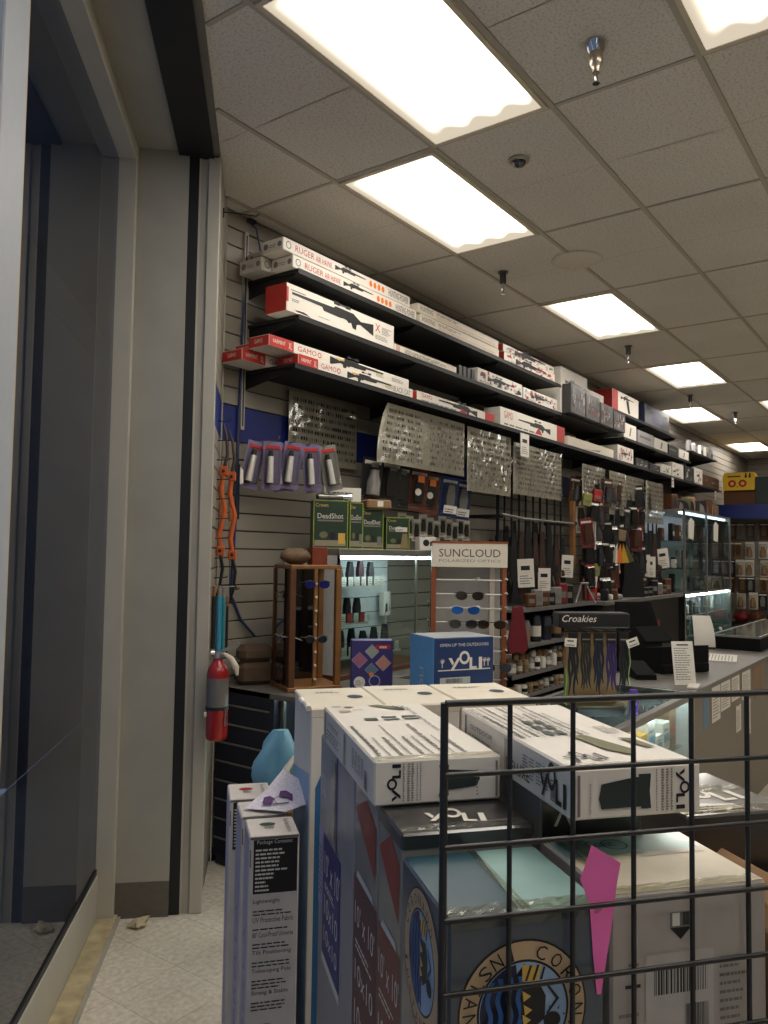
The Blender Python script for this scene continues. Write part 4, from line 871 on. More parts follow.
for r_, (z, n, xm) in enumerate(((.5265, 11, .58), (.3065, 9, .44), (.1065, 13, .75))):
    for i in range(n):
        g = G(); h = rn.uniform(.11, .16); g.prism([(-.024, 0), (.024, 0), (.028, h*.6), (.014, h), (-.014, h), (-.028, h*.6)], (0, 0, 0), (1, 0, 0), (0, 0, 1), .012, rn.choice(fab), .012)
        o = g.build('knife_sheath', loc=(.40+.04+xm*(i+.4)/n, 1.29-.20-.04*(i % 2), CZ+z)); tag(o, 'black sheathed folding knife standing on a shelf inside the lit cabinet', 'knife', 'sheathed knives in the lit cabinet')
    for i in range(n-2):
        x = .40+.03+xm*(i+.5)/(n-2); col = red if (r_ == 1 and i in (3, 5)) else white
        g = G(); g.box(-.022, .022, -.001, .001, 0, .055, col); F = Face(g, (-.022, -.001, 0), (1, 0, 0), (0, 0, 1)); F.lines(.005, .01, .034, .035, 3, greyp, .35)
        o = g.build('price_card', loc=(x, 1.29-.306, CZ+z+.006-.002)); tag(o, ('red' if col is red else 'white')+' price card clipped along a shelf in the lit cabinet', 'price tag', ('red' if col is red else 'white')+' price cards in the lit cabinet')
for i in range(5):
    g = G(); g.box(-.03, .03, -.02, .02, 0, .16, white if i % 2 else mat('pale_grey_card', (196, 192, 186), .5), .002); F = Face(g, (-.03, -.02, 0), (1, 0, 0), (0, 0, 1)); F.poly([(.015, .02), (.045, .03), (.04, .09), (.02, .08)], black)
    o = g.build('carded_knife', loc=(1.14+i*.062, 1.25-.03*(i % 2), CZ+.305 if i > 2 else CZ+.0305)); tag(o, 'white carded tool at the right side inside the lit cabinet', 'pack', 'white carded tools in the lit cabinet')
# green target boxes on the cabinet
gbox = mat('hunter_green_carton', (30, 54, 38), .45, coat=.3); lime = mat('lime_edge_print', (150, 170, 50), .5)
def green(label, x, y, L, d, z, h, v):
    t = thing('carton', label, 'box', (x, y, z), math.radians(-38+3*v)); g = G(); g.box(-L/2, L/2, -d/2, d/2, 0, h, gbox, .003); g.build('box_body', t)
    g = G(); F = Face(g, (-L/2, -d/2, 0), (1, 0, 0), (0, 0, 1)); F.rect(0, 0, L, .005, lime); F.rect(0, h-.005, L, .005, lime); F.rect(0, 0, .005, h, lime); F.rect(L-.005, 0, .005, h, lime)
    F.text('Crown', L*.06, h*.86, L*.36, h*.08, gold); F.text('DeadShot', L*.12, h*.62, L*.74, h*.11, paper); F.rect(L*.12, h*.56, L*.74, h*.035, greyp); F.rect(L*.04, h*.05, L*.9, h*.12, mat('ground_print', (150, 140, 116), .6))
    F.disc(L*.3, h*.28, L*.12, h*.07, olive); F.disc(L*.55, h*.26, L*.1, h*.08, black); F.rect(L*.72, h*.10, L*.2, h*.22, gold if v == 0 else greyp)
    if v == 3: F.rect(L*.4, h*.56, L*.5, h*.14, white); F.lines(L*.44, h*.58, L*.4, h*.09, 2, greyp); F.poly([(L*.6, 0.01), (L*.95, .01), (L*.9, h*.5), (L*.7, h*.5)], mat('camo_tan_print', (140, 124, 84), .6))
    g.build('printing', t)
zc = CZ+.7555
green('largest dark green shooting target carton, at the left end on the lit cabinet', .52, 1.05, .21, .10, zc, .285, 0)
green('narrow dark green carton with a yellow edge, second on the lit cabinet', .715, 1.02, .085, .14, zc, .282, 1)
green('dull green carton third from the left on the lit cabinet', .93, 1.06, .15, .12, zc, .255, 2)
green('dark green carton with camouflage figure and white label, right end on the cabinet', 1.20, 1.05, .17, .10, zc, .215, 3)
g = G(); g.box(0, .17, -.08, .08, 0, .06, kraft, .01); F = Face(g, (0, -.08, 0), (1, 0, 0), (0, 0, 1)); F.rect(.07, .015, .04, .035, white); tag(g.build('parcel', loc=(.87, 1.07, zc+.2555), rz=math.radians(-30)), 'small brown parcel with white label on the dull green carton', 'parcel')
g = G(); g.box(0, .13, -.03, .03, 0, .09, white, .002); F = Face(g, (0, -.03, 0), (1, 0, 0), (0, 0, 1)); F.disc(.05, .05, .025, .022, black); F.rect(.08, .03, .03, .03, dark); tag(g.build('small_carton', loc=(1.445-.03, .905, zc)), 'small white carton with black picture beside the camouflage printed carton', 'box') if False else tag(g.build('small_carton', loc=(1.28, .92, zc), rz=math.radians(-25)), 'small white carton with black picture in front of the camouflage printed carton', 'box')
# wooden sunglasses tower
t = thing('sunglasses_tower', 'square wooden sunglasses tower with thin corner posts on the back counter', 'display stand', (.165, .90, CZ+.0005), math.radians(-28))
g = G(); g.box(-.155, .155, -.155, .155, 0, .022, wood, .003); g.build('base_board', t); g = G(); g.box(-.142, .142, -.142, .142, .640, .662, wood, .003); g.build('top_board', t)
for sx in (-1, 1):
    for sy in (-1, 1):
        g = G(); g.box(sx*.13-.016, sx*.13+.016, sy*.13-.016, sy*.13+.016, .022, .64, wood_d if sx < 0 else wood, .002); g.build('corner_post', t)
g = G(); g.box(-.132, .132, .128, .132, .022, .64, glass('smoky_acrylic', (120, 116, 106), 1.0, .05, .05)); g.box(-.132, -.128, -.128, .128, .022, .64, wood_d); g.build('back_panel', t)
g = G(); g.box(-.010, .010, -.140, -.125, .022, .64, wood)
for k in range(8): g.cyl((0, -.140, .06+k*.072), (0, -.152, .06+k*.072), .006, n=10, m=white)
g.build('peg_strip', t)
g = G(); g.box(-.150, -.138, -.06, .06, .022, .64, mat('mirror_strip', (170, 172, 172), .08, 1.0)); g.build('mirror', t)
g = G(); g.box(.02, .11, -.02, .06, .662, .76, mat('red_wood', (120, 52, 28), .45, noise=.2, scale=18), .002); g.build('top_block', t)
def sunglasses(name, label, loc, rz, lens, frame, group=None, w_=.13, temples=True):
    t = thing(name, label, 'sunglasses', loc, rz, group)
    for s in (-1, 1):
        g = G(); pts = [(s*w_*.27+w_*.21*math.cos(a)*(1.0 if abs(math.cos(a)) < .7 else .95), w_*.15*math.sin(a)-.0) for a in [2*math.pi*i/14 for i in range(14)]]
        g.prism(pts, (0, 0, 0), (1, 0, 0), (0, 0, 1), .0015, lens, .0015); g.build('lens', t)
    g = G(); g.tube([(-w_/2, 0, .012), (-w_*.3, -.002, .021), (-.01, -.003, .012), (.01, -.003, .012), (w_*.3, -.002, .021), (w_/2, 0, .012)], .0022, 6, frame); g.build('frame', t)
    if temples:
        for s in (-1, 1):
            g = G(); g.tube([(s*w_/2, 0, .012), (s*w_/2*.98, .06, .01), (s*w_/2*.9, .11, -.01)], .002, 6, frame); g.build('temple', t)
    return t
bl_l = mat('blue_mirror_lens', (40, 110, 200), .1, .6); br_l = mat('brown_lens', (40, 28, 20), .12, coat=.8); gr_l = mat('smoke_lens', (30, 32, 32), .12, coat=.8); wf = mat('white_plastic', (215, 210, 200), .4)
Tm = Matrix.Translation((.165, .90, CZ)) @ Matrix.Rotation(math.radians(-28), 4, 'Z')
def tow(p): return tuple(Tm @ Vector(p))
sunglasses('sunglasses', 'dark blue goggles on the top peg of the wooden tower', tow((0, -.158, .56)), math.radians(-28), mat('deep_blue_lens', (22, 26, 96), .15, coat=.6), mat('deep_blue_frame', (22, 24, 70), .3), w_=.15)
sunglasses('sunglasses', 'clear framed dark glasses halfway down the wooden tower', tow((.0, -.158, .27)), math.radians(-28), gr_l, greyp)
sunglasses('sunglasses', 'black sunglasses on the left side of the wooden tower, upper', tow((-.165, -.03, .50)), math.radians(-118), gr_l, dark)
sunglasses('sunglasses', 'blue and white sunglasses on the left side of the wooden tower', tow((-.165, -.03, .27)), math.radians(-118), mat('deep_blue_lens', (22, 26, 96), .15, coat=.6), wf)
sunglasses('sunglasses', 'dark sunglasses low on the left side of the wooden tower', tow((-.165, -.03, .12)), math.radians(-118), gr_l, dark)
g = lumpy('basket', mat('brown_wicker', (104, 84, 62), .8, noise=.3, scale=60), 0, 0, 0, .09, .10, .07, seed=9, amp=.05); tag(g.build('woven_basket', loc=tow((-.06, .02, .663))), 'brown woven basket on top of the wooden sunglasses tower', 'basket')
g = G(); cv = mat('brown_canvas', (84, 66, 50), .85, noise=.25, scale=12); g.box(-.10, .10, -.07, .07, 0, .12, cv, .025); g.box(-.095, .10, -.065, .07, .118, .215, cv, .03); tag(g.build('canvas_bundle', loc=(.055, 1.18, CZ+.0005), rz=math.radians(-30)), 'folded brown canvas bundle in the corner on the back counter', 'bundle')
# sunglasses stand with lettered header
redwood = mat('orange_wood', (140, 76, 40), .45)
SR = math.radians(36.15-90-3); SP = Vector((.47, .06, CZ+.0005)); t = thing('sunglasses_stand', 'cherry framed sunglasses stand under a cream lettered header', 'display stand', SP, SR)
SM = Matrix.Translation(SP) @ Matrix.Rotation(SR, 4, 'Z')
g = G(); g.box(-.19, .19, -.10, .20, 0, .03, redwood, .003); g.build('base', t)
g = G(); g.box(-.19, .19, -.10, .20, .665, .79, cream, .002); g.box(-.192, .192, -.102, .202, .785, .797, redwood); g.box(-.1915, -.190, -.098, .198, .668, .785, mat('brushed_side_plate', (168, 166, 160), .35, .7)); g.build('header', t)
g = G(); F = Face(g, (-.19, -.10, .665), (1, 0, 0), (0, 0, 1)); F.text('SUNCLOUD', .035, .052, .31, .040, mat('ink_grey_print', (60, 62, 70), .5)); F.text('POLARIZED OPTICS', .035, .026, .31, .014, mat('soft_grey_print', (130, 126, 118), .5)); g.build('lettering', t)
for x in (-.18, .175):
    g = G(); g.box(x-.012, x+.012, -.095, -.065, .03, .665, redwood, .002); g.build('side_post', t)
g = G(); g.box(-.17, .165, .02, .028, .03, .665, mat('pale_backing_board', (176, 172, 164), .5)); g.box(-.192, -.186, -.06, .19, .03, .665, redwood); g.build('back_panel', t)
g = G(); g.box(-.1945, -.192, .0, .16, .35, .64, mat('side_mirror', (90, 96, 92), .1, .8)); g.build('side_mirror', t)
g = G(); g.box(.11, .135, .0, .02, .03, .665, cream); g.build('inner_strip', t)
for k in range(9):
    z = .60-.071*k; g = G(); g.tube([(-.172, -.085, z), (.02, -.10, z+.001), (.17, -.085, z)], .004, 6, wf); g.tube([(.17, -.085, z), (.185, -.10, z+.012), (.19, -.11, z+.004)], .0035, 6, wf); g.tube([(.03, -.1, z), (.04, -.115, z+.014), (.05, -.115, z+.01)], .004, 6, wf); g.build('rail', t)
for k, dx, ln, fr_, lab in ((1, .0, br_l, dark, 'brown lens sunglasses on the second rail of the cherry framed stand'), (2, -.02, bl_l, wf, 'blue mirror sunglasses with white frame on the third rail of the stand'), (3, -.03, gr_l, dark, 'grey lens sunglasses left on the fourth rail of the stand'), (3, .11, br_l, dark, 'dark sunglasses at the right of the fourth rail of the stand'), (4, -.01, br_l, dark, 'brown sunglasses on the fifth rail of the stand'), (6, .14, gr_l, dark, 'dark sunglasses on the seventh rail beside the blue box')):
    sunglasses('sunglasses', lab, tuple(SM @ Vector((dx, -.125, .60-.071*k-.006))), SR, ln, fr_, w_=.15)
for k in range(3): sunglasses('sunglasses', 'dark sunglasses hanging off the left side of the cherry framed stand', tuple(SM @ Vector((-.205, .05, .47-.1*k))), SR-math.pi/2, br_l, dark, group='sunglasses on the side of the cherry framed stand', w_=.12, temples=False)
# blue box with white lettering, purple craft box
t = thing('carton', 'blue carton with white palm tree logo and lettering, before the sunglasses stand', 'box', (.172, -.033, CZ+.0005), SR+math.radians(28))
# front carton is 0.4 m wide
g = G(); db = mat('deep_blue_carton', (24, 50, 98), .45, coat=.3); g.box(-.17, .15, -.12, .12, 0, .345, db, .005); g.box(-.171, -.1695, -.118, .118, .002, .343, mat('sky_blue_side', (104, 170, 226), .45)); g.box(-.168, .148, -.118, .118, .344, .3465, mat('pale_grey_top', (170, 174, 176), .6)); g.build('box_body', t)  # top plate is a pale grey over the blue body
g = G(); F = Face(g, (-.17, -.12, .125), (1, 0, 0), (0, 0, 1)); yoli_logo(F, .075, .075, .18, .085, white); F.rect(.02, .070, .28, .005, white); F.text('OPEN UP THE OUTDOORS', .03, .180, .26, .014, white)
for x in (.04, .265, .285):
    F.rect(x, .085, .004, .03, white)
    for a in range(0, 360, 60): F.poly([(x+.002, .115), (x+.002+.014*math.cos(math.radians(a)), .115+.012*math.sin(math.radians(a))), (x+.004+.008*math.cos(math.radians(a+40)), .115+.008*math.sin(math.radians(a+40)))], white)
F.rect(.03, .01, .16, .03, mat('pale_label', (176, 180, 176), .5)); F.barcode(.06, .014, .09, .02, black); g.build('logo', t)
g = G(); F = Face(g, (-.171, .12, 0), (0, -1, 0), (0, 0, 1), .001); F.text('YOLI', .14, .05, .15, .035, white, 90); g.build('side_logo', t)
t = thing('craft_carton', 'purple carton with diamond photo tiles beside the blue carton', 'box', (.27, .53, CZ+.0005), SR+math.radians(8))
g = G(); pb = mat('indigo_carton', (50, 46, 108), .45, coat=.3); g.box(-.11, .11, -.04, .04, 0, .275, pb, .004); g.build('box_body', t)
g = G(); F = Face(g, (-.11, -.04, 0), (1, 0, 0), (0, 0, 1)); lav = mat('lavender_print', (170, 165, 200), .5)
def dia(cx, cy, r, m, m2):
    F.poly([(cx-r*1.06, cy), (cx, cy-r*1.06), (cx+r*1.06, cy), (cx, cy+r*1.06)], m2); F.poly([(cx-r, cy), (cx, cy-r), (cx+r, cy), (cx, cy+r)], m)
dia(.045, .17, .040, mat('rose_print', (160, 100, 120), .5), lav); dia(.11, .215, .036, mat('mist_print', (150, 160, 150), .5), lav); dia(.17, .155, .040, mat('pink_tan_print', (184, 130, 110), .5), lav); dia(.108, .12, .034, mat('teal_grey_print', (90, 120, 130), .5), lav)
F.disc(.108, .095, .012, .014, orange); F.disc(.046, .055, .030, .030, white); F.lines(.025, .04, .04, .03, 3, greyp, .4); F.rect(.13, .228, .075, .022, red); F.text('CRAFT', .155, .232, .045, .013, white) if False else F.lines(.15, .232, .05, .013, 1, white, .8)
F.ring(.125, .062, .03, .025, lav); F.text('', 0, 0, .01, .01, white) if False else F.lines(.03, .012, .17, .012, 1, white, .9); F.lines(.11, .03, .09, .01, 1, white, .8); g.build('printing', t)
mb = mat('matte_black', (12, 12, 13), .85, spec=.2)
# ------------------------------------------------------------------ front counters on the right
t = thing('glass_showcase', 'lit glass showcase full of small cartons under the strap rack', 'showcase', (.20, -.80, 0))
LW = 1.25; DW = .58; tz = .95
g = G(); g.box(0, LW, .0, DW, 0, .40, navyslat); g.box(.0, .02, 0, DW, .40, tz-.03, navyslat); g.box(0, LW, DW-.02, DW, .40, tz-.03, dark); g.box(LW-.02, LW, .0, DW, .40, tz-.03, cream_lit); g.box(.02, LW-.02, .01, DW-.02, .40, .415, cream_lit); g.build('cabinet_body', t)
g = G()
for x in (0, LW-.035): g.box(x, x+.035, -.006, .02, 0, tz-.03, alum, .002)
g.box(0, LW, -.008, .03, tz-.035, tz, alum, .002); g.box(0, LW, DW-.03, DW, tz-.035, tz, alum); g.box(0, .03, .03, DW-.03, tz-.035, tz, alum); g.box(LW-.03, LW, .03, DW-.03, tz-.035, tz, alum); g.build('metal_trim', t)
g = G(); g.box(.03, LW-.03, .03, DW-.03, tz-.008, tz-.001, glassm); g.build('glass_top', t)
g = G(); g.box(.035, LW-.035, .0, .005, .42, tz-.035, glassm); g.build('glass_front', t)
g = G(); g.box(.03, LW-.05, .05, DW-.04, .66, .666, glassm); g.build('glass_shelf', t)
g = G(); g.box(.05, LW-.05, .035, .05, tz-.05, tz-.037, lampw); g.build('tube_light', t)
cc = [white, white, mat('amber_pack', (226, 168, 60), .5), mat('aqua_pack', (70, 176, 206), .5), kraft, paper]
for i in range(15):
    lv = .667 if i < 9 else .416; k = i if i < 9 else i-9
    x = .34+k*.122; w_ = .095+.02*(k % 2); h = .10+.045*((k*7) % 3); c = cc[(i*5) % 6]
    g = G(); g.box(-w_/2, w_/2, -.06, .06, 0, h, c, .003); F = Face(g, (-w_/2, -.06, 0), (1, 0, 0), (0, 0, 1)); F.rect(w_*.1, h*.3, w_*.8, h*.3, red if i % 4 == 0 else mat('aqua_pack', (70, 176, 206), .5)); F.lines(w_*.1, h*.7, w_*.7, h*.15, 1, greyp)
    tag(g.build('small_carton', loc=(x+.03, -.66+.0, lv+.0005)), 'small printed carton inside the lit glass front of the showcase', 'box', 'cartons in the lit showcase')
t = thing('service_counter', 'taupe fronted counter with papers taped along its face, at the right', 'counter', (1.47, -.80, 0))
taupe = mat('taupe_laminate', (120, 112, 98), .5, noise=.05)
g = G(); g.box(0, 4.6, 0, .58, tz-.03, tz, mat('grey_laminate_top', (104, 100, 94), .35), .003); g.build('counter_top', t)
g = G(); g.box(.01, 4.6, .008, .57, 0, tz-.03, taupe); g.build('base', t)
sheets = [(.20, .13, .93, .22, mat('blue_tinted_sheet', (92, 132, 158), .5), 'blue tinted paper taped to the counter front, leftmost of the row'), (.40, .20, .93, .22, paper, 'white paper taped to the counter front beside the blue sheet'), (.62, .24, .935, .19, paper, 'second white paper taped along the counter front'), (.90, .22, .935, .17, paper, 'third white paper taped along the counter front'), (1.20, .26, .935, .20, paper, 'fourth white paper taped along the counter front'), (1.02, .14, .72, .17, paper, 'small paper taped lower on the counter front'), (1.25, .20, .715, .24, paper, 'tall paper taped lower on the counter front, right of the small one'), (1.55, .3, .935, .24, kraft, 'brown paper taped to the counter front near the picture edge')]
for x, w_, zt, h, m, lab in sheets:
    g = G(); g.box(0, w_, -.001, 0, -h, 0, m); F = Face(g, (0, -.001, -h), (1, 0, 0), (0, 0, 1)); F.lines(w_*.1, h*.1, w_*.8, h*.75, 9, greyp, .35); g.box(w_*.4, w_*.6, -.0016, .0, -.012, .008, tape)
    tag(g.build('taped_notice', loc=(1.47+x, -.793, zt)), lab, 'notice')
t = thing('glass_showcase', 'far glass topped showcase with black sides behind the taped papers', 'showcase', (3.78, -.70, tz+.0005))
g = G(); g.box(0, 2.2, 0, .38, 0, .10, mb); g.box(0, 2.2, 0, .02, .10, .115, alum); g.box(0, 2.2, .36, .38, .1, .115, alum); g.box(0, .02, .02, .36, .10, .115, alum); g.build('cabinet_body', t)
g = G(); g.box(.02, 2.2, .02, .36, .100, .112, mat('green_grey_glass_top', (96, 108, 104), .08, coat=.8)); g.build('glass_top', t)
# strap rack
FR = math.radians(36.15-90+5); KP = Vector((.53, -.575, tz+.0005)); t = thing('strap_rack', 'counter rack of eyewear straps under a black header lettered in white', 'display rack', KP, FR)
tan = mat('tan_board', (150, 118, 74), .6)
g = G(); pts = [(.155*math.copysign(abs(math.cos(a))**.5, math.cos(a)), .10*math.copysign(abs(math.sin(a))**.5, math.sin(a))) for a in [2*math.pi*i/32 for i in range(32)]]
g.prism(pts, (0, 0, 0), (1, 0, 0), (0, 1, 0), .035, dark); g.prism([(x*.94, y*.94) for x, y in pts], (0, 0, .035), (1, 0, 0), (0, 1, 0), .012, mat('olive_tray', (78, 72, 48), .5)); g.build('base', t)
g = G(); g.box(-.125, .125, .0, .02, .04, .42, tan, .003); g.build('back_board', t)
g = G(); g.box(-.17, .17, -.055, .055, .40, .47, black, .006); g.build('header', t)
g = G(); F = Face(g, (-.17, -.055, .40), (1, 0, 0), (0, 0, 1), .0008); vs, fs, a0_, a1_, b0_, b1_ = text_geo('Croakies'); o_ = F.org(); g.add([o_+F.ux*(.008+(v.x-a0_)*.165/(a1_-a0_)+(v.y-b0_)*.014)+F.uy*(.028+(v.y-b0_)*.032/(b1_-b0_)) for v in vs], fs, white); g.build('lettering', t)
g = G(); g.box(-.16, .16, -.09, -.084, .385, .391, dark)
for x in (-.12, -.06, 0, .06, .12): g.tube([(x, 0, .39), (x, -.12, .39), (x, -.125, .398)], .002, 6, dark)
g.build('hook_bar', t)
KM = Matrix.Translation(KP) @ Matrix.Rotation(FR, 4, 'Z')
sc = [mat('black_strap', (24, 24, 26), .6), mat('dark_pattern_strap', (44, 38, 34), .6, noise=.5, scale=120), mat('navy_strap', (22, 28, 46), .6), mat('violet_strap', (46, 34, 84), .6), mat('black_strap', (24, 24, 26), .6)]
sl = ['black eyewear straps hanging at the left of the strap rack', 'dark patterned eyewear straps second from the left on the strap rack', 'navy eyewear straps in the middle of the strap rack', 'violet eyewear straps right of the middle of the strap rack', 'black eyewear straps at the right side of the strap rack']
for i, x in enumerate((-.12, -.06, 0, .06, .12)):
    p = thing('eyewear_strap', sl[i], 'strap', tuple(KM @ Vector((x, -.10, .384))), FR)
    g = G(); g.box(-.022, .022, -.006, .006, -.05, .0, dark, .002); g.box(-.018, .018, -.0065, -.006, -.034, -.028, greyp); g.build('header_card', p)
    for k in range(4):
        rr = random.Random(i*9+k); L = .20+rr.uniform(-.03, .05); g = G(); xo = -.018+k*.012; g.tube([(xo+.004*math.sin(q*1.3+k), -.004+.003*math.sin(q+k), -.048-L*q/8) for q in range(9)], [.006]*7+[.004, .002], 6, sc[i]); g.build('strap', p)
for x, z, m, lab in ((-.152, .11, mat('lime_strap', (110, 200, 80), .5), 'lime green cord hanging at the left edge of the strap rack'), (.150, .20, mat('pale_lime_strap', (170, 200, 120), .5), 'pale lime cord down the right edge of the strap rack')):
    g = G(); g.tube([(0, 0, .13), (.006, .002, .07), (-.004, 0, .0), (.004, 0, -.04)], .003, 8, m); tag(g.build('cord', loc=tuple(KM @ Vector((x, -.09, z-.02))), rz=FR), lab, 'cord')
for x, lab, tl in ((-.14, 'white price card at the left end of the strap rack', .05), (.145, 'tilted white price card at the right end of the strap rack', -.35)):
    p = KM @ Vector((x, -.128, .36)); card_tag(lab, p.x, p.y, p.z, .055, .038, rz=FR, tilt=tl, lines=1)
g = G(); g.box(-.018, .018, -.01, .01, 0, .11, mat('purple_pack', (84, 50, 150), .5), .003); F = Face(g, (-.018, -.01, 0), (1, 0, 0), (0, 0, 1)); F.disc(.018, .045, .01, .01, white, 12); tag(g.build('purple_pack', loc=tuple(KM @ Vector((.20, -.02, 0))), rz=FR), 'small purple pack standing right of the strap rack', 'pack')
# things on the taupe counter
t = thing('cash_register', 'black cash register and card terminal cluttering the counter', 'cash register', (2.25, -.43, tz+.0005), math.radians(-30))
g = G(); g.box(-.20, .20, -.16, .16, 0, .06, mb, .008); g.build('cash_drawer', t)
g = G(); g.prism([(-.15, .06), (.15, .06), (.15, .09), (.02, .15), (-.15, .17)], (-.20, 0, 0), (0, 1, 0), (0, 0, 1), .40, mb, 0); g.build('keyboard_unit', t)
g = G(); Mx = Matrix.Translation((.02, .1, .165)) @ Matrix.Rotation(math.radians(-50), 4, 'X'); g.box(-.12, .12, -.01, .01, 0, .15, mb, .006, Mx); g.build('screen', t)
t = thing('card_terminal', 'low black card terminal on a cable left of the register', 'card terminal', (1.78, -.40, tz+.0005), math.radians(-50)); g = G(); g.prism([(-.1, 0), (.1, 0), (.1, .09), (-.1, .03)], (-.06, 0, 0), (0, 1, 0), (0, 0, 1), .12, mb); g.build('terminal_body', t); g = G(); g.tube([(0, .1, .03), (.05, .18, .01), (.16, .2, .012), (.2, .1, .008)], .005, 6, mb); g.build('cable', t)
p = (1.66, -.70, tz+.002); g = G(); Mx = Matrix.Rotation(math.radians(-10), 4, 'X'); g.box(-.065, .065, -.001, .001, 0, .25, paper, 0, Mx); k0 = len(g.v); F = Face(g, Mx @ Vector((-.065, -.001, 0)), (1, 0, 0), Mx.to_3x3() @ Vector((0, 0, 1)), .0008); F.lines(.012, .03, .1, .19, 14, greyp, .35); F.rect(.03, .225, .07, .008, black); tag(g.build('notice_sheet', loc=p, rz=math.radians(-48)), 'white printed notice standing upright on the counter before the register', 'notice')
g = G(); g.box(-.07, .07, -.03, .03, 0, .012, white, .002); tag(g.build('paper_stack', loc=(1.62, -.755, tz+.0005), rz=math.radians(10)), 'small white slip pad at the foot of the upright notice', 'paper')
g = G(); g.box(-.22, .22, -.12, .12, 0, .01, paper, .001); F = Face(g, (-.22, -.12, .01), (1, 0, 0), (0, 1, 0)); F.lines(.03, .03, .38, .18, 8, greyp, .3); tag(g.build('open_catalogue', loc=(3.1, -.55, tz+.0005), rz=.2), 'pale open catalogue lying on the counter beyond the register', 'catalogue')
t = thing('desk_chair', 'black curved chair back behind the register', 'chair', (3.7, .22, 0), math.radians(-40))
g = G(); n = 10; vs = []
for i in range(n+1):
    a = (i/n-.5)*1.5
    for j in range(6):
        z = .72+.58*j/5; w_ = .25*(1-.25*(j/5)**2); vs.append((w_*math.sin(a)*1.3, .09-.12*math.cos(a)+.12*(j/5)**2, z))
fs = [(i*6+j, (i+1)*6+j, (i+1)*6+j+1, i*6+j+1) for i in range(n) for j in range(5)]
g.add(vs, fs, mb, True); g.add([(x, y+.03, z) for x, y, z in vs], [tuple(reversed(f)) for f in fs], mb, True); g.build('backrest', t)
g = G(); g.box(-.25, .25, -.28, .18, .46, .54, mb, .03); g.build('seat', t); g = G(); g.cyl((0, -.05, .06), (0, -.05, .46), .03, m=mb); g.tube([(0, .15, .5), (0, .16, .75)], .02, 8, mb); g.build('column', t)
for k in range(5):
    a = 2*math.pi*k/5; g = G(); g.tube([(0, -.05, .07), (.27*math.cos(a), -.05+.27*math.sin(a), .04)], .018, 8, mb); g.cyl((.27*math.cos(a)-.01, -.05+.27*math.sin(a), .026), (.27*math.cos(a)+.01, -.05+.27*math.sin(a), .026), .025, m=mb); g.build('leg', t)
g = G(); vs = []; 
for i in range(9):
    for j in range(8):
        x = -.085+.17*i/8; z = .25*j/7; vs.append((x*(1-.15*(j/7)**3), .03*math.cos(x*12)+.08*(j/7)**2, z))
fs = [(i*8+j, (i+1)*8+j, (i+1)*8+j+1, i*8+j+1) for i in range(8) for j in range(7)]
g.add(vs, fs, paper, True); g.add([(x, y+.003, z) for x, y, z in vs], [tuple(reversed(f)) for f in fs], paper, True)
g.box(-.08, .08, -.0, .12, -.012, .002, dark); tag(g.build('curled_price_list', loc=(3.68, -.31, tz+.0125), rz=math.radians(-55)), 'curled cream price list standing in front of the black chair', 'paper')
for i in range(5):
    g = G(); g.lathe([(.016, 0), (.018, .01), (.018, .07), (.008, .09), (.008, .11)], n=10, m=mat('yellow_green_bottle', (126, 140, 40), .4)); g.cyl((0, 0, .109), (0, 0, .125), .010, n=10, m=white)
    tag(g.build('squeeze_bottle', loc=(4.28+.04*i, -.29+.012*i, tz+.0005)), 'small yellow green bottle in the row by the curled price list', 'bottle', 'yellow green bottles on the far showcase')
# ------------------------------------------------------------------ shelving unit under the gun rack
t = thing('shelving_unit', 'low black shelving with cans and boxes behind the counters', 'shelves', (2.50, 1.305, 0))
g = G(); g.box(0, 1.75, -.02, 0, 0, 1.27, shelf_m); g.box(0, .02, -.46, -.02, 0, .3, shelf_m); g.build('back_panel', t)
for z in (.12, .575, .745, .97, 1.26):
    g = G(); g.box(0, 1.75, -.47, -.02, z-.02, z, grey_m if z > .9 else shelf_m, .002); g.box(0, 1.75, -.475, -.468, z-.028, z+.004, grey_m); g.build('shelf_board', t)
for x in (0.0, .86, 1.73): g = G(); g.box(x, x+.02, -.025, .0, 0, 1.28, shelf_m); g.build('upright', t)
cans = [(mat('silver_tin', (150, 148, 140), .4, .5), .035, .075), (mat('tan_tin', (150, 128, 92), .5), .035, .07)]
for r_, (z, n, yo) in enumerate(((.7455, 15, -.42), (.7455, 15, -.33), (.5755, 16, -.42), (.9705, 8, -.40))):
    for i in range(n):
        x = 2.54+1.66*(i+.5)/n; h = (.10, .13, .075, .20)[r_]*rn.uniform(.85, 1.1); rr_ = .034 if r_ < 3 else .05; m = rn.choice([cans[0][0], cans[1][0], paper, kraft]) if r_ < 3 else rn.choice([dark, grey_m, navy])
        g = G(); g.lathe([(rr_, 0), (rr_, h*.85), (rr_*.85, h*.9), (rr_*.85, h)], n=12, m=m); g.lathe([(rr_*1.01, h*.2), (rr_*1.01, h*.6)], n=12, m=rn.choice([paper, black, kraft]))
        lab = ('small tin in the front row on the third shelf of the low shelving', 'small tin in the back row on the third shelf of the low shelving', 'small tin on the lower shelf of the low shelving', 'dark jar on the upper middle shelf of the low shelving')[r_]
        tag(g.build('tin' if r_ < 3 else 'jar', loc=(x, 1.305+yo, z)), lab, 'tin' if r_ < 3 else 'jar', ('front tins on the third shelf', 'back tins on the third shelf', 'tins on the lower shelf', 'dark jars on the shelving')[r_])
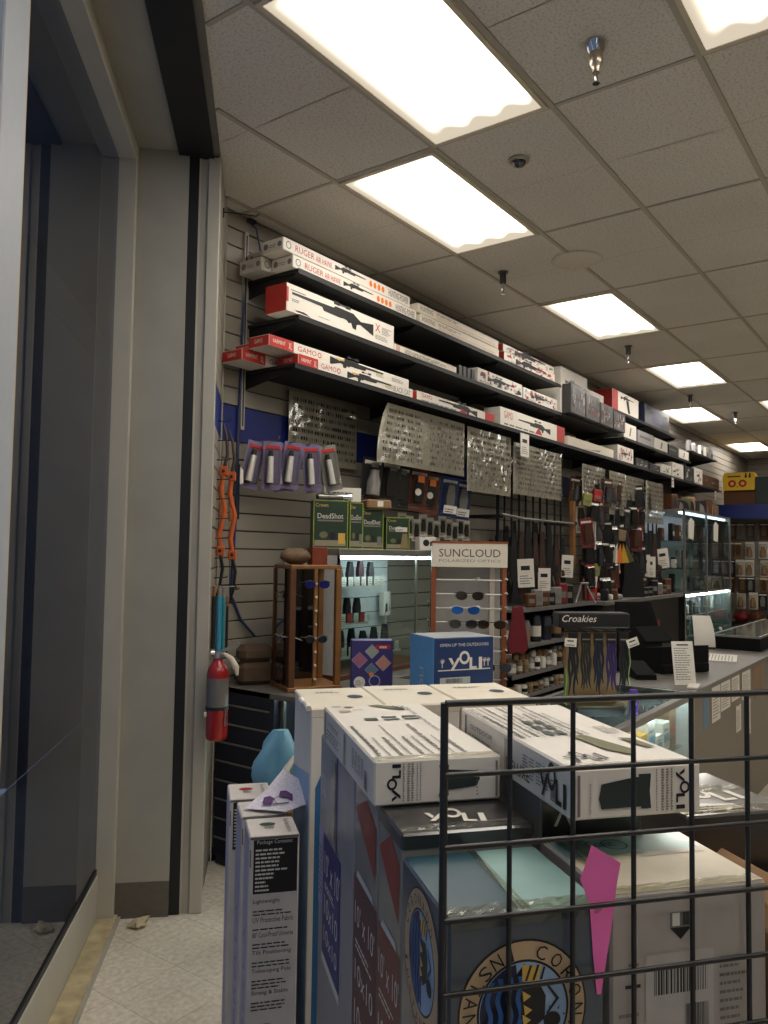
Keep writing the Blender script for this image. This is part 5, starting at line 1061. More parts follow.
g = G(); g.prism([(-.035, .36), (.04, .37), (.06, .24), (.085, .06), (.05, .0), (.0, .02), (-.06, .0), (-.07, .10), (-.045, .25)], (0, 0, 0), (.6, -.8, 0), (0, 0, 1), .02, mat('maroon_cloth', (112, 26, 38), .8, noise=.15), .02); tag(g.build('maroon_pouch', loc=(2.43, .76, .93)), 'maroon cloth pouch hanging beside the sunglasses stand', 'pouch')
# ------------------------------------------------------------------ hanging goods helper
def peg_pack(name, label, cat, group, x, y, z, w_, h, card, item, kind=0, rz=0.0, d=.03, peg=True, swing=0.0):
    t = thing(name, label, cat, (x, y, z), rz, group); t.rotation_euler = (0, swing, rz)
    g = G(); g.box(-w_/2, w_/2, -.0012, .0012, -h, 0, card)
    F = Face(g, (-w_/2, -.0012, -h), (1, 0, 0), (0, 0, 1)); F.rect(w_*.1, h*.84, w_*.8, h*.08, white if kind != 1 else red); F.lines(w_*.1, h*.06, w_*.7, h*.1, 2, greyp); g.build('card', t)
    g = G()
    if kind == 0: g.prism([(-w_*.2, -h*.80), (w_*.2, -h*.80), (w_*.25, -h*.5), (w_*.15, -h*.22), (-w_*.15, -h*.22), (-w_*.25, -h*.5)], (0, -.0012, 0), (1, 0, 0), (0, 0, 1), d, item)
    elif kind == 1:
        g.cyl((-w_*.12, -.024, -h*.86), (-w_*.12, -.024, -h*.32), .021, .018, 10, item); g.cyl((-w_*.12, -.018, -h*.32), (-w_*.12, -.018, -h*.2), .016, .012, 10, black)
    elif kind == 2: g.lathe([(.3*w_, 0), (.3*w_, h*.3), (.2*w_, h*.45), (.2*w_, h*.55)], (0, -.3*w_, -h*.85), 12, item)
    g.build('item', t)
    g = G(); g.box(-w_*.42, w_*.42, -d-.006, -.001, -h*.90, -h*.15, film, .01); g.build('clear_blister', t)
    return t
lilac = mat('lilac_card', (112, 102, 138), .5)
pos = [(.02, 1.16, 2.30), (.07, 1.09, 2.30), (.15, 1.13, 2.30), (.20, 1.05, 2.31), (.27, 1.12, 2.31), (.32, 1.03, 2.31), (.40, 1.11, 2.31), (.45, 1.02, 2.32)]
labs = ['leftmost lilac carded knife pack with a silver handle, below the blue wall band', 'second lilac carded knife pack from the left below the blue band', 'third lilac carded knife pack, its silver tube tilted', 'fourth lilac carded pack with a red lower edge', 'fifth lilac carded pack with a bright reflection', 'sixth lilac carded pack with dark grip and silver tubes', 'seventh carded pack with silver tubes, under the first white notice', 'last carded silver tube pack, by the small white card over the green cartons']
for i, (x, y, z) in enumerate(pos):
    peg_pack('knife_pack', labs[i], 'pack', None, x, y, z, .105, .27, lilac if i < 6 else greycard, mat('brushed_silver_item', (214, 210, 202), .35, .4), 1, rz=math.radians(-35-(i*37) % 25+12), swing=(.20, .02, -.12, .10, .16, -.06, -.15, -.2)[i])
g = G()
for x in (.06, .22, .38, .53): g.tube([(x, YW, 2.315), (x, 1.02, 2.315), (x, 1.01, 2.33)], .004, 6, steel)
tag(g.build('peg_hook'), 'steel peg hooks carrying the lilac carded packs', 'hook') if False else None
for i, x in enumerate((.045, .175, .30, .43)):
    g = G(); g.tube([(0, 0, 0), (0, -.29, 0), (0, -.30, .018)], .004, 6, steel); tag(g.build('peg_hook', loc=(x, YW-.001, 2.305)), 'steel peg hook holding up the lilac carded packs', 'hook', 'peg hooks of the lilac packs')
g = G(); g.cyl((0, 0, .022), (.15, 0, .022), .018, n=14, m=steel); g.cyl((.15, 0, .022), (.20, 0, .022), .018, .026, 14, chrome); g.cyl((-.01, 0, .022), (0, 0, .022), .015, n=14, m=dark)
tag(g.build('flashlight', loc=(.44, 1.07, zc+.2855), rz=-.6), 'silver flashlight lying on the largest green carton', 'flashlight')
g = G(); g.box(0, .20, -.02, .02, 0, .085, white, .002); F = Face(g, (0, -.02, 0), (1, 0, 0), (0, 0, 1)); F.lines(.02, .015, .15, .05, 3, black, .4); tag(g.build('white_carton', loc=(.56, 1.09, zc+.2865), rz=-.6), 'small white lettered carton behind the silver flashlight', 'box')
for i in range(4):
    g = G(); g.lathe([(.02, 0), (.022, .05), (.012, .07), (.012, .09)], n=10, m=rn.choice([silverp, paper])); tag(g.build('small_bottle', loc=(.53+.05*i, 1.10+.0*i, zc+.2855)), 'small pale bottle in the cluster behind the silver flashlight', 'bottle', 'pale bottles on the largest green carton')
# packs in a row right of the notices
cols = [dark, mat('black_sheath', (20, 20, 22), .5), dark, mat('rust_brown_card', (110, 50, 30), .5), mat('rust_brown_card', (110, 50, 30), .5), mat('cobalt_card', (40, 66, 130), .5), mat('cobalt_card', (40, 66, 130), .5)]
cl = ['dark carded torch, first in the row under the curved corner notice', 'black carded pouch, second in the row under the curved corner notice', 'black carded pouch, third in the row under the curved corner notice', 'rust brown carded tool left of its twin under the curved corner notice', 'rust brown carded tool right of its twin', 'cobalt blue carded pack with a white lower band', 'cobalt blue carded pack nearest the gun rack']
for i, x in enumerate((1.05, 1.22, 1.38, 1.56, 1.76, 1.98, 2.22)):
    t = peg_pack('carded_tool', cl[i], 'pack', None, x, 1.12-.03*(i % 2), 2.30-.01*i+.02, .15, .30, cols[i], [greycard, dark, dark, dark, dark, greycard, silverp][i], (2, 0, 0, 0, 0, 0, 0)[i], rz=math.radians(-30), swing=.1)
    g = G(); F = Face(g, (-.075, -.037, -.30), (1, 0, 0), (0, 0, 1)); 
    if i in (3, 4): F.rect(.05, .20, .05, .05, orange); F.disc(.06, .13, .025, .025, paper, 14)
    elif i in (5, 6): F.rect(.02, .02, .11, .06, paper); F.lines(.03, .03, .09, .035, 2, navy, .4)
    else: F.rect(.05, .23, .05, .03, greyp)
    g.build('label', t)
for i in range(11):
    x = 1.50+.09*i; t = peg_pack('carded_part', 'small white and black carded part over the right end of the lit cabinet', 'pack', 'white and black carded parts over the lit cabinet', x, 1.20, 1.98-.02*(i % 3), .07, .16, white if i % 2 else paper, dark, 0, rz=math.radians(-25), d=.015)
# ------------------------------------------------------------------ rifles upright on the wall
gunm = mat('blued_steel', (26, 26, 28), .35, .3); stockw = mat('walnut_stock', (62, 38, 26), .45, noise=.25, scale=12)
def rifle(label, x, y, z, L, stock, group=None, lean=0.0, scope=True):
    t = thing('rifle', label, 'rifle', (x, y, z), 0, group); t.rotation_euler = (0, lean, math.radians(-50))
    st = [p for p in rifle_pts if p[0] <= .30]; st = [(0, -.055), (0, .03), (.17, .012), (.24, .03), (.62, .022), (.62, -.004), (.44, -.012), (.30, -.022), (.28, -.055), (.235, -.06), (.225, -.02), (.18, -.012)]
    g = G(); g.prism([(-p[1]*L*1.15, p[0]*L) for p in st], (0, 0, 0), (1, 0, 0), (0, 0, 1), .018, stock, .018); g.build('stock', t)
    g = G(); g.tube([(-.028*L, 0, .30*L), (-.028*L, 0, L)], .009, 8, gunm); g.box(-.055*L, -.02*L, -.014, .014, .26*L, .50*L, gunm, .004); g.build('barrel', t)
    if scope: g = G(); g.tube([(-.085*L, 0, .30*L), (-.085*L, 0, .34*L), (-.085*L, 0, .36*L), (-.085*L, 0, .46*L), (-.085*L, 0, .48*L), (-.085*L, 0, .54*L)], [.020, .020, .012, .012, .022, .022], 10, gunm); g.build('scope', t)
    return t
xs = [2.74, 2.98, 3.12, 3.26, 3.40, 3.54, 3.70, 3.86, 4.00]
rl = ['black rifle standing alone at the left end of the gun rack', 'black rifle second in the gun rack', 'walnut stocked rifle third in the gun rack', 'tall black barrelled rifle fourth in the gun rack', 'walnut stocked rifle fifth in the gun rack', 'walnut stocked rifle sixth in the gun rack', 'black rifle seventh in the gun rack', 'walnut stocked rifle eighth in the gun rack', 'last black rifle at the right end of the gun rack']
for i, x in enumerate(xs): rifle(rl[i], x, 1.06, 1.275, (1.0, .98, .99, 1.16, 1.0, 1.02, 1.14, .98, .95)[i], dark if i in (0, 1, 3, 6, 8) else stockw, scope=i % 2 == 0)
for i, x in enumerate((3.05, 3.19, 3.33, 3.47, 3.62, 3.78, 3.93)): rifle('dark rifle standing in the back row of the gun rack, behind the front rifles', x, 1.235, 1.275, 1.02+.07*(i % 3), dark, 'rifles in the back row of the gun rack', scope=i % 2 == 1)
g = G(); g.tube([(2.6, .99, 2.02), (3.0, .99, 2.0), (4.15, 1.0, 2.0)], .012, 8, mat('dull_rail', (120, 116, 110), .4, .5)); 
for x in (2.62, 4.13): g.box(x-.01, x+.01, .98, YW-.001, 1.99, 2.02, shelf_m)
tag(g.build('gun_rack_rail'), 'thin metal rail holding the upright rifles against the slat wall', 'rail')
for i, (x, z, w_, h, lab) in enumerate(((3.02, 1.66, .15, .24, 'largest white tag hanging on the rifles right of the sunglasses stand'), (3.40, 1.58, .12, .20, 'second white tag on the rifles, lower than its neighbours'), (3.92, 1.70, .12, .21, 'third white tag on the rifles, nearest the wooden post'))):
    card_tag(lab, x, .98, z, w_, h, white, rz=math.radians(-40), tilt=.05*(i-1), name='rifle_tag')
g = G(); g.box(-.03, .03, -.02, .02, 0, .62, wood, .003); tag(g.build('wooden_post', loc=(4.13, 1.02, 1.60)), 'honey coloured wooden post between the rifles and the carded goods', 'post')
for i, x in enumerate((6.85, 7.0, 7.17, 7.32)): rifle(('black', 'black', 'walnut stocked', 'black')[i]+(' rifle, first of the four by the glass cabinets', ' rifle, second of the four by the glass cabinets', ' rifle, third of the four by the glass cabinets', ' rifle, last of the four by the glass cabinets')[i], x-.55, 1.0, 1.262, 1.16+.05*(i % 2), dark if i != 2 else stockw, scope=False)
for i, (x, z, lab) in enumerate(((6.05, 1.72, 'white tag on the far rifles, left one of a pair'), (6.25, 1.70, 'white tag on the far rifles, right one of a pair'), (6.72, 1.80, 'tilted white tag on the far rifles near the glass cabinet'))): card_tag(lab, x-.05, .94, z, .16, .24, white, rz=math.radians(-40), tilt=(0, 0, -.15)[i], name='rifle_tag')
# dark chest under the far rifles
t = thing('storage_chest', 'black waist high chest with a red emblem under the far rifles', 'chest', (4.32, 1.29, 0)); g = G(); g.box(0, 2.53, -.5, 0, 0, 1.22, mat('black_chest_paint', (30, 28, 28), .4), .006); g.build('chest_body', t); g = G(); g.box(-.03, 2.58, -.54, 0, 1.2205, 1.26, grey_m, .004); g.build('chest_top', t)
g = G(); F = Face(g, (0, -.5, 0), (1, 0, 0), (0, 0, 1), .001); F.disc(1.73, .93, .05, .06, mat('dull_red_emblem', (130, 50, 40), .5), 12); F.disc(1.73, .96, .03, .03, rust, 10); g.build('emblem', t)
# carded goods on the slat wall
palette = [dark, dark, mat('black_sheath', (20, 20, 22), .5), mat('charcoal_sheath', (44, 42, 44), .5), wood_d, silverp, paper, mat('dull_red_card', (120, 30, 34), .5), greycard, mat('dull_olive_card', (90, 90, 50), .5)]
protos = {}
rg = random.Random(77)
def wallpack(x, y, z, rz, w_=None, h=None, zone=''):
    k = rg.randrange(8); key = (k,)
    if key not in protos:
        c = palette[rg.randrange(len(palette))]; it = palette[rg.randrange(5)]
        protos[key] = peg_pack('carded_accessory', 'x', 'pack', 'x', x, y, z, .13, .26+.03*(k % 3), c, it, (0, 2, 0, 1, 0, 2, 0, 0)[k], rz=rz, peg=False); t = protos[key]
    else: t = copy_tree(protos[key], (x, y, z), rz)
    t['label'] = 'small dark carded accessory hanging '+zone; t['group'] = 'carded accessories '+zone; t.location = (x, y, z); t.rotation_euler = (0, rg.uniform(-.12, .12), rz); return t
for r_, z in enumerate((2.50, 2.27, 2.06, 1.86, 1.66, 1.50)):
    for i in range(14):
        x = 4.30+i*.155+(.07 if r_ % 2 else 0)+rg.uniform(-.03, .03)
        if (r_ >= 2 and x > 5.95) or x > 6.35 or (r_ >= 4 and 5.0 < x < 5.75): continue
        wallpack(x, 1.12-rg.uniform(0, .16)-.02*r_, z+rg.uniform(-.04, .03), math.radians(-40+rg.uniform(-25, 20)), zone='between the two rifle racks')
# bright bits of that wall
for x, z, m, lab, nm, ct in ((4.28, 2.30, mat('yellow_tag', (136, 140, 66), .5), 'yellow green card near the top of the carded goods', 'yellow_card', 'pack'), (4.55, 2.36, red, 'red pack near the top of the carded goods', 'red_pack', 'pack'), (4.50, 1.62, mat('yellow_tag', (136, 140, 66), .5), 'small yellow card low among the carded goods', 'yellow_card', 'pack'), (4.62, 1.48, red, 'red pack low among the carded goods', 'red_pack', 'pack'), (4.42, 1.50, paper, 'cream booklet tilted low among the carded goods', 'booklet', 'booklet'), (5.25, 1.98, kraft, 'tan leather sheath bundle on the wall', 'leather_sheath', 'sheath')):
    g = G(); g.box(-.045, .045, -.02, .02, -.12, 0, m, .004); F = Face(g, (-.045, -.02, -.12), (1, 0, 0), (0, 0, 1)); F.rect(.015, .03, .06, .03, greyp); o = g.build(nm, loc=(x, .93, z), rz=math.radians(-40)); o.rotation_euler = (0, .15, math.radians(-40)); tag(o, lab, ct)
for i, (m, lab) in enumerate(((paper, 'pale triangular pennant in the fan of pennants'), (orange, 'orange triangular pennant in the fan of pennants'), (mat('mustard_pennant', (206, 160, 50), .5), 'mustard triangular pennant in the fan of pennants'), (mat('dull_olive_card', (90, 90, 50), .5), 'olive triangular pennant at the right of the fan of pennants'))):
    g = G(); g.prism([(-.05, -.20), (.05, -.20), (0, 0)], (0, 0, 0), (1, 0, 0), (0, 0, 1), .002, m, .002); o = g.build('pennant', loc=(4.86+.05*i, .84-.012*i, 1.83), rz=math.radians(-40)); o.rotation_euler = (0, .28-.18*i, math.radians(-40)); tag(o, lab, 'pennant')
t = thing('game_bag', 'tall black padded bag leaning under the fan of pennants', 'bag', (5.35, .88, 1.262-.0), math.radians(-40))
g = G(); g.prism([(-.13, 0), (.15, 0), (.13, .20), (.06, .44), (-.09, .46), (-.10, .2)], (0, 0, 0), (1, 0, 0), (0, 0, 1), .05, mat('black_cordura', (20, 20, 20), .7), .05); g.build('bag_body', t); g = G(); g.tube([(-.06, -.05, .38), (0, -.06, .46), (.06, -.05, .38)], .008, 8, dark); g.build('handle', t)
for i in range(13):
    g = G(); h = rg.uniform(.10, .20); m = rg.choice([dark, mat('dull_red_card', (120, 30, 34), .5), wood_d, greycard, silverp, dark]); g.box(-.045, .045, -.03, .03, 0, h, m, .01); F = Face(g, (-.045, -.03, 0), (1, 0, 0), (0, 0, 1)); F.rect(.02, h*.3, .05, h*.3, greyp)
    x = 2.95+.13*i if i < 7 else 5.66+.17*(i-7)
    tag(g.build('boxed_accessory', loc=(x, .90 if i < 7 else .83, 1.2605), rz=math.radians(-35)), 'small box on the ledge below the carded goods', 'box', 'small boxes along the ledge below the wall goods')
for i in range(9):
    g = G(); h = rg.uniform(.05, .14); m = [red, paper, dark, mat('dull_red_card', (120, 30, 34), .5), greycard, dark, paper, wood_d, silverp][i]; g.box(-.05, .05, -.035, .035, 0, h, m, .012); F = Face(g, (-.05, -.035, 0), (1, 0, 0), (0, 0, 1)); F.rect(.02, h*.3, .05, h*.3, greyp)
    tag(g.build('loose_pack', loc=(4.38+.125*i-(.0 if i < 5 else .56), .93 if i < 5 else .82, 1.2605), rz=math.radians(-35+i*9)), 'small loose pack lying on the black chest behind the strap rack', 'pack', 'loose packs on the black chest')
# small shelf with grey clutter behind the header
t = thing('wire_stand', 'grey folding wire stand behind the black lettered header', 'stand', (3.95, .84, 1.2605), math.radians(-40)); 
for s in (-1, 1): g = G(); g.tube([(s*.02, 0, .18), (s*.10, -.04, 0)], .008, 6, steel); g.tube([(s*.02, 0, .18), (s*.06, .06, 0)], .008, 6, steel); g.build('leg', t)
g = G(); g.box(-.04, .04, -.03, .03, .17, .19, steel, .003); g.build('top_plate', t)
# ------------------------------------------------------------------ glass wall cabinets
t = thing('glass_wall_cabinet', 'tall glass fronted wall cabinets with lit lower shelves near the far end', 'display cabinet', (6.95, 1.30, 0))
CL = 2.4; g = G(); g.box(0, CL, -.03, 0, 0, 2.30, cream_lit); g.box(0, CL, -.55, 0, 0, .45, dark); g.box(0, CL, -.55, -.03, 2.27, 2.30, alum); g.box(0, CL, -.55, -.03, 1.235, 1.262, alum); g.box(0, .012, -.55, -.03, .45, 1.235, dark); g.box(CL-.012, CL, -.55, -.03, .45, 1.235, mat('pale_side', (130, 136, 132), .4)); g.build('cabinet_body', t)
g = G()
for x in (0, 1.06, CL-.03): g.box(x, x+.03, -.56, -.53, .0, 2.30, alum, .002)
g.build('door_frame', t)
for x0_, x1_ in ((.03, 1.06), (1.09, CL-.03)):
    g = G(); g.box(x0_, x1_, -.552, -.548, 1.27, 2.265, glassm); g.build('glass_door', t); g = G(); g.box(x0_, x1_, -.552, -.548, .46, 1.23, glassm); g.build('glass_door', t)
g = G(); g.box(CL-.008, CL-.003, -.53, -.03, 1.265, 2.27, glassm); g.build('side_glass', t)
for z in (1.55, 1.90): g = G(); g.box(.03, CL-.03, -.50, -.03, z, z+.008, glassm); g.build('glass_shelf', t)
for z in (.95, .70): g = G(); g.box(.03, CL-.03, -.50, -.03, z, z+.008, glassm); g.box(.03, CL-.03, -.502, -.498, z-.003, z+.012, white); g.build('glass_shelf', t)
g = G(); g.box(.06, 1.03, -.53, -.50, 1.205, 1.232, lampw); g.box(1.12, CL-.06, -.53, -.50, 1.205, 1.232, lampw); g.build('tube_light', t)
g = G(); g.box(.06, CL-.06, -.50, -.47, 2.245, 2.268, mat('dim_tube', (210, 225, 240), .4, emit=5.0)); g.build('tube_light', t)
for r_, z in enumerate((1.263, 1.5585, 1.9085, .7085, .9585)):
    for i in range(12):
        x = 7.03+.19*i; h = rg.uniform(.10, .25) if r_ < 3 else rg.uniform(.08, .2); g = G(); m = rg.choice([dark, silverp, greycard, paper, wood_d, mat('charcoal_sheath', (44, 42, 44), .5)]); w_ = rg.uniform(.03, .07)
        g.box(-w_, w_, -.03, .03, 0, h, m, .01); F = Face(g, (-w_, -.03, 0), (1, 0, 0), (0, 0, 1)); F.rect(w_*.3, h*.3, w_*1.2, h*.25, rg.choice([paper, greyp])); tag(g.build('boxed_collectible', loc=(x, .95+rg.uniform(-.05, .12), z+.0005)), 'small boxed item on a shelf inside the tall glass cabinets', 'box', 'boxed items in the tall glass cabinets')
for x, lab in ((7.25, 'white paper label stuck on the left glass cabinet door'), (8.5, 'white crumpled label on the right glass cabinet door')):
    g = G(); g.prism([(-.13, -.12), (.1, -.14), (.14, .1), (-.02, .14), (-.12, .08)], (0, 0, 0), (1, 0, 0), (0, 0, 1), .001, paper, .001); tag(g.build('paper_label', loc=(x, 1.30-.556, 2.06)), lab, 'label')
# things on top of the cabinets
for i in range(9):
    g = G(); h = rg.uniform(.12, .24); m = rg.choice([paper, wood_d, kraft, dark, mat('dull_olive_card', (90, 90, 50), .5)]); g.box(-.09, .09, -.06, .06, 0, h, m, .01); F = Face(g, (-.09, -.06, 0), (1, 0, 0), (0, 0, 1)); F.poly([(.02, .02), (.15, .03), (.12, h*.6), (.05, h*.8)], rg.choice([greyp, gold, dark])); tag(g.build('stored_box', loc=(7.1+.26*i, .95, 2.3005), rz=rg.uniform(-.5, .2)), 'small pale or brown box stored on top of the glass cabinets', 'box', 'boxes on top of the glass cabinets')
# ------------------------------------------------------------------ far bay with blue fascia
t = thing('display_bay', 'far wall bay with a royal blue fascia across the right edge', 'display bay', (10.6, 1.28, 0))
g = G(); g.box(0, .03, -7.5, 0, 2.345, 2.575, blue_band); g.box(.03, .72, -7.5, 0, 2.54, 2.56, shelf_m); g.build('fascia', t)
g = G(); g.box(.69, .72, -7.5, 0, 0, 2.54, slat_m)
z = .08
while z < 2.5: g.box(.678, .691, -7.5, 0, z, z+.094, slat_m, .002); z += .1016
g.build('slat_back', t)
for z in (.3, .62): g = G(); g.box(.25, .678, -7.5, -.05, z, z+.02, shelf_m); g.build('shelf_board', t)
g = G(); g.box(.0, .45, -.35, .0, 0, .24, kraft, .01) if False else g.box(0, .40, -.25, .25, 0, .235, mat('brown_carton', (104, 66, 40), .7), .005); tag(g.build('carton', loc=(10.75, .90, 2.5755)), 'brown carton on the blue fascia under the yellow box', 'box')
yel = mat('bright_yellow_carton', (240, 196, 30), .45); t = thing('ammunition_box', 'bright yellow box with red circles on top of the brown carton', 'box', (10.80, .90, 2.811), 0)
g = G(); g.prism([(-.24, 0), (.24, 0), (.25, .20), (.22, .29), (-.22, .29), (-.25, .20)], (0, 0, 0), (0, -1, 0), (0, 0, 1), .13, yel, .13) ; g.build('box_body', t)
g = G(); F = Face(g, (-.13, .25, 0), (0, -1, 0), (0, 0, 1), .002); F.ring(.15, .11, .062, .028, red, 20); F.ring(.31, .11, .062, .028, red, 20); F.disc(.23, .06, .012, .012, red, 8); F.rect(.08, .215, .2, .022, mat('brown_ink', (90, 50, 20), .5)); F.prism if False else None; F.poly([(.34, .2), (.38, .2), (.37, .27), (.35, .28)], black); F.poly([(.40, .2), (.44, .2), (.43, .27), (.41, .28)], black); g.build('printing', t)
g = G(); g.box(0, .3, -.11, .11, 0, .44, mat('dark_green_crate', (34, 52, 40), .6), .005); tag(g.build('crate', loc=(10.66-.03, .53, 2.5755)), 'dark green upright box right of the yellow box', 'box')
for i in range(9):
    g = G(); h = rg.uniform(.2, .42); w_ = rg.uniform(.12, .2); m = [paper, redbox, white, dark, kraft, navybox, paper, wood_d, white][i]; g.box(0, .3, -w_, w_, 0, h, m, .004); F = Face(g, (0, w_, 0), (0, -1, 0), (0, 0, 1)); F.rect(w_*.4, h*.3, w_, h*.4, greyp if i % 2 else red); tag(g.build('stored_carton', loc=(10.8, .12-.44*i, 2.5755)), 'assorted carton on the blue fascia at the far right', 'box', 'cartons on the blue fascia at the far right')
protos2 = {}
for r_, z in enumerate((2.30, 1.98, 1.68, 1.40, 1.14)):
    for i in range(12):
        y = 1.15-i*.17+rg.uniform(-.03, .03); k = rg.randrange(6)
        if k not in protos2:
            protos2[k] = peg_pack('carded_ware', 'colourful carded ware hanging on the far slat wall', 'pack', 'carded wares on the far slat wall', 11.2, y, z, .14, .28, [paper, wood_d, kraft, mat('violet_card', (74, 56, 100), .5), greycard, dark][k], rg.choice([silverp, dark, wood_d, kraft, greycard]), rg.choice((0, 2)), rz=math.radians(-90))
        else: o = copy_tree(protos2[k], (11.2-rg.uniform(0, .1), y, z), math.radians(-90))
for (y, z, m, s_) in ((.95, .645, mat('dull_red_card', (120, 30, 34), .5), 3), (.72, .645, wood_d, 4), (.45, .645, dark, 6), (.2, .645, red, 8), (1.1, .325, dark, 9), (.7, .325, wood_d, 10)):
    g = lumpy('x', m, 0, 0, 0, .2, .12, .12, seed=s_, amp=.08); tag(g.build('helmet_bag', loc=(11.05, y, z-.004)), 'rounded bundle on the low far shelves at the right', 'bundle', 'rounded bundles on the low far shelves')
# ------------------------------------------------------------------ by the storefront: extinguisher, bows, rods, cable
def SW(s, n, z): return MS @ Vector((s, n, z))
def RS(s, n, z=0): return (SW(s, n, z))
t = thing('fire_extinguisher', 'red fire extinguisher with silver label hanging on the storefront post', 'fire extinguisher', RS(-.690, .056, .815), math.radians(-50))
exr = mat('extinguisher_red', (150, 16, 18), .3, coat=.5); r0 = .050
g = G(); g.lathe([(.035, 0), (r0*.92, .006), (r0, .02), (r0, .30), (r0*.9, .33), (r0*.6, .352), (.022, .362), (.022, .375)], n=28, m=exr); g.build('cylinder', t)
g = G(); g.lathe([(r0+.0012, .155), (r0+.0012, .285)], n=28, m=mat('silver_grey_label', (120, 116, 110), .35, .4)); g.build('label', t)
g = G(); g.lathe([(r0+.003, .140), (r0+.003, .156)], n=28, m=black); g.build('strap', t)
g = G(); g.cyl((0, 0, .372), (0, 0, .405), .016, n=12, m=chrome); g.box(-.02, .03, -.012, .012, .392, .408, chrome, .003); g.cyl((-.02, -.0, .398), (-.034, -.004, .398), .014, n=14, m=chrome); g.build('valve', t)
g = G(); g.prism([(0, .404), (.09, .45), (.095, .442), (.02, .398)], (0, -.008, 0), (1, 0, 0), (0, 0, 1), .0, steel, .016); g.build('lever', t)
g = G(); g.tube([(.025, -.01, .395), (.06, -.02, .375), (.085, -.03, .335), (.092, -.035, .30)], [.009, .014, .017, .006], 10, mat('bone_nozzle', (196, 184, 160), .5)); g.build('nozzle', t)
g = G(); g.box(.038, .048, -.040, -.028, .07, .145, chrome, .002); g.box(-.056, -.044, -.028, -.016, .11, .13, white, .002); g.build('clasp', t)
g = G(); g.tube([(.0, .0, .30), (-.01, .045, .33), (-.0, .074, .36)], .006, 6, dark); g.build('bracket', t)
def bow(label, s, n, zc_, tilt):
    t = thing('hunting_bow', label, 'bow', RS(s, n, zc_), math.radians(-50)); om = mat('orange_bow_riser', (184, 88, 36), .45)
    g = G(); g.tube([(0, 0, .20), (-.012, 0, .12), (.014, 0, .0), (-.010, 0, -.12), (0, 0, -.20)], [.012, .014, .013, .014, .012], 8, om)
    g.box(-.022, .022, -.016, .016, .185, .235, om, .005); g.box(-.022, .022, -.016, .016, -.235, -.185, om, .005); g.box(-.016, .004, -.012, .012, -.03, .04, mat('wood_grip', (150, 92, 50), .5), .004); g.build('riser', t)
    for sg_ in (1, -1):
        g = G(); g.tube([(0, 0, sg_*.22), (.016, 0, sg_*.30), (.004, 0, sg_*.40), (-.014, 0, sg_*.46)], [.010, .009, .007, .005], 8, dark if sg_ < 0 else mat('dark_limb', (60, 44, 40), .5)); g.build('limb', t)
        g = G(); g.cyl((0, -.017, sg_*.208), (0, -.024, sg_*.208), .009, n=10, m=black); g.build('bolt', t)
    g = G(); g.tube([(-.014, -.004, .455), (-.016, -.006, 0), (-.014, -.004, -.455)], .0018, 5, black); g.build('string', t); t.rotation_euler = (0, tilt, math.radians(-50)); return t
bow('orange hunting bow nearer the storefront post, hung on the diagonal slat wall', -.25, .030, 1.895, .02)
bow('orange hunting bow nearer the corner, beside its twin', -.17, .078, 1.875, -.03)
g = G(); g.tube([(0, 0, 0), (.012, 0, .48)], .0045, 6, black); tag(g.build('arrow_shaft', loc=RS(-.12, .088, 2.06-.05)), 'thin black shaft rising above the orange bows', 'arrow')
t = thing('arrow', 'black arrow with white fletching right of the orange bows', 'arrow', RS(-.10, .108, 1.86), 0); g = G(); g.tube([(0, 0, 0), (0, 0, .30)], .006, 6, black); g.build('shaft', t); g = G(); g.prism([(0, .19), (.02, .20), (.018, .27), (0, .29)], (.005, 0, 0), (1, -.3, 0), (0, 0, 1), .001, white, .001); g.build('fletching', t)
for i in range(9):
    g = G(); g.tube([(0, 0, 0), (.045, -.045, .004), (.049, -.049, .012)], .003, 6, black); p = SW(-.30, .001, 2.36-.1016*i); tag(g.build('peg_hook', loc=p), 'short black hook in the column on the diagonal slat wall', 'hook', 'hooks on the diagonal slat wall')
for s, n, z, h, r_, m, lab in ((-.42, .012, 1.20, .26, .011, black, 'black umbrella sleeve hanging left of the blue tubes'), (-.36, .034, 1.14, .32, .014, mat('sky_blue_tube', (58, 140, 176), .4), 'larger sky blue tube hanging above the fire extinguisher'), (-.30, .052, 1.14, .31, .010, mat('teal_tube', (44, 130, 140), .4), 'thin teal tube hanging above the fire extinguisher'), (-.26, .070, 1.16, .24, .007, black, 'thin black rod right of the teal tube')):
    t = thing('hanging_tube', lab, 'tube', RS(s, n, z)); g = G(); g.cyl((0, 0, 0), (0, 0, h), r_, n=12, m=m); g.build('tube_body', t); g = G(); g.cyl((0, 0, h), (0, 0, h+.05), r_*.7, n=10, m=greycard if m is not black else mat('wood_grip', (150, 92, 50), .5)); g.build('cap', t)
g = G(); g.tube([(0, 0, 0), (.085, -.085, 0)], .003, 6, steel); g.cyl((.07, -.085, -.006), (.09, -.085, -.006), .012, n=12, m=mat('brass_bell', (120, 100, 80), .4, .5)); tag(g.build('peg_hook', loc=SW(-.30, .001, 1.505)), 'steel peg with a round end above the blue tubes', 'hook')
g = G(); cb = mat('dark_blue_cable', (38, 52, 96), .5); g.tube([(.035, 1.303, 3.46), (.02, 1.303, 2.9), (.01, 1.303, 2.4), (.005, 1.303, 1.9), (-.01, 1.303, 1.6), (-.015, 1.303, 1.44), (.06, 1.302, 1.30), (.17, 1.298, 1.20)], .008, 8, cb)
tag(g.build('blue_cable'), 'dark blue cable running down the slat wall by the corner', 'cable')
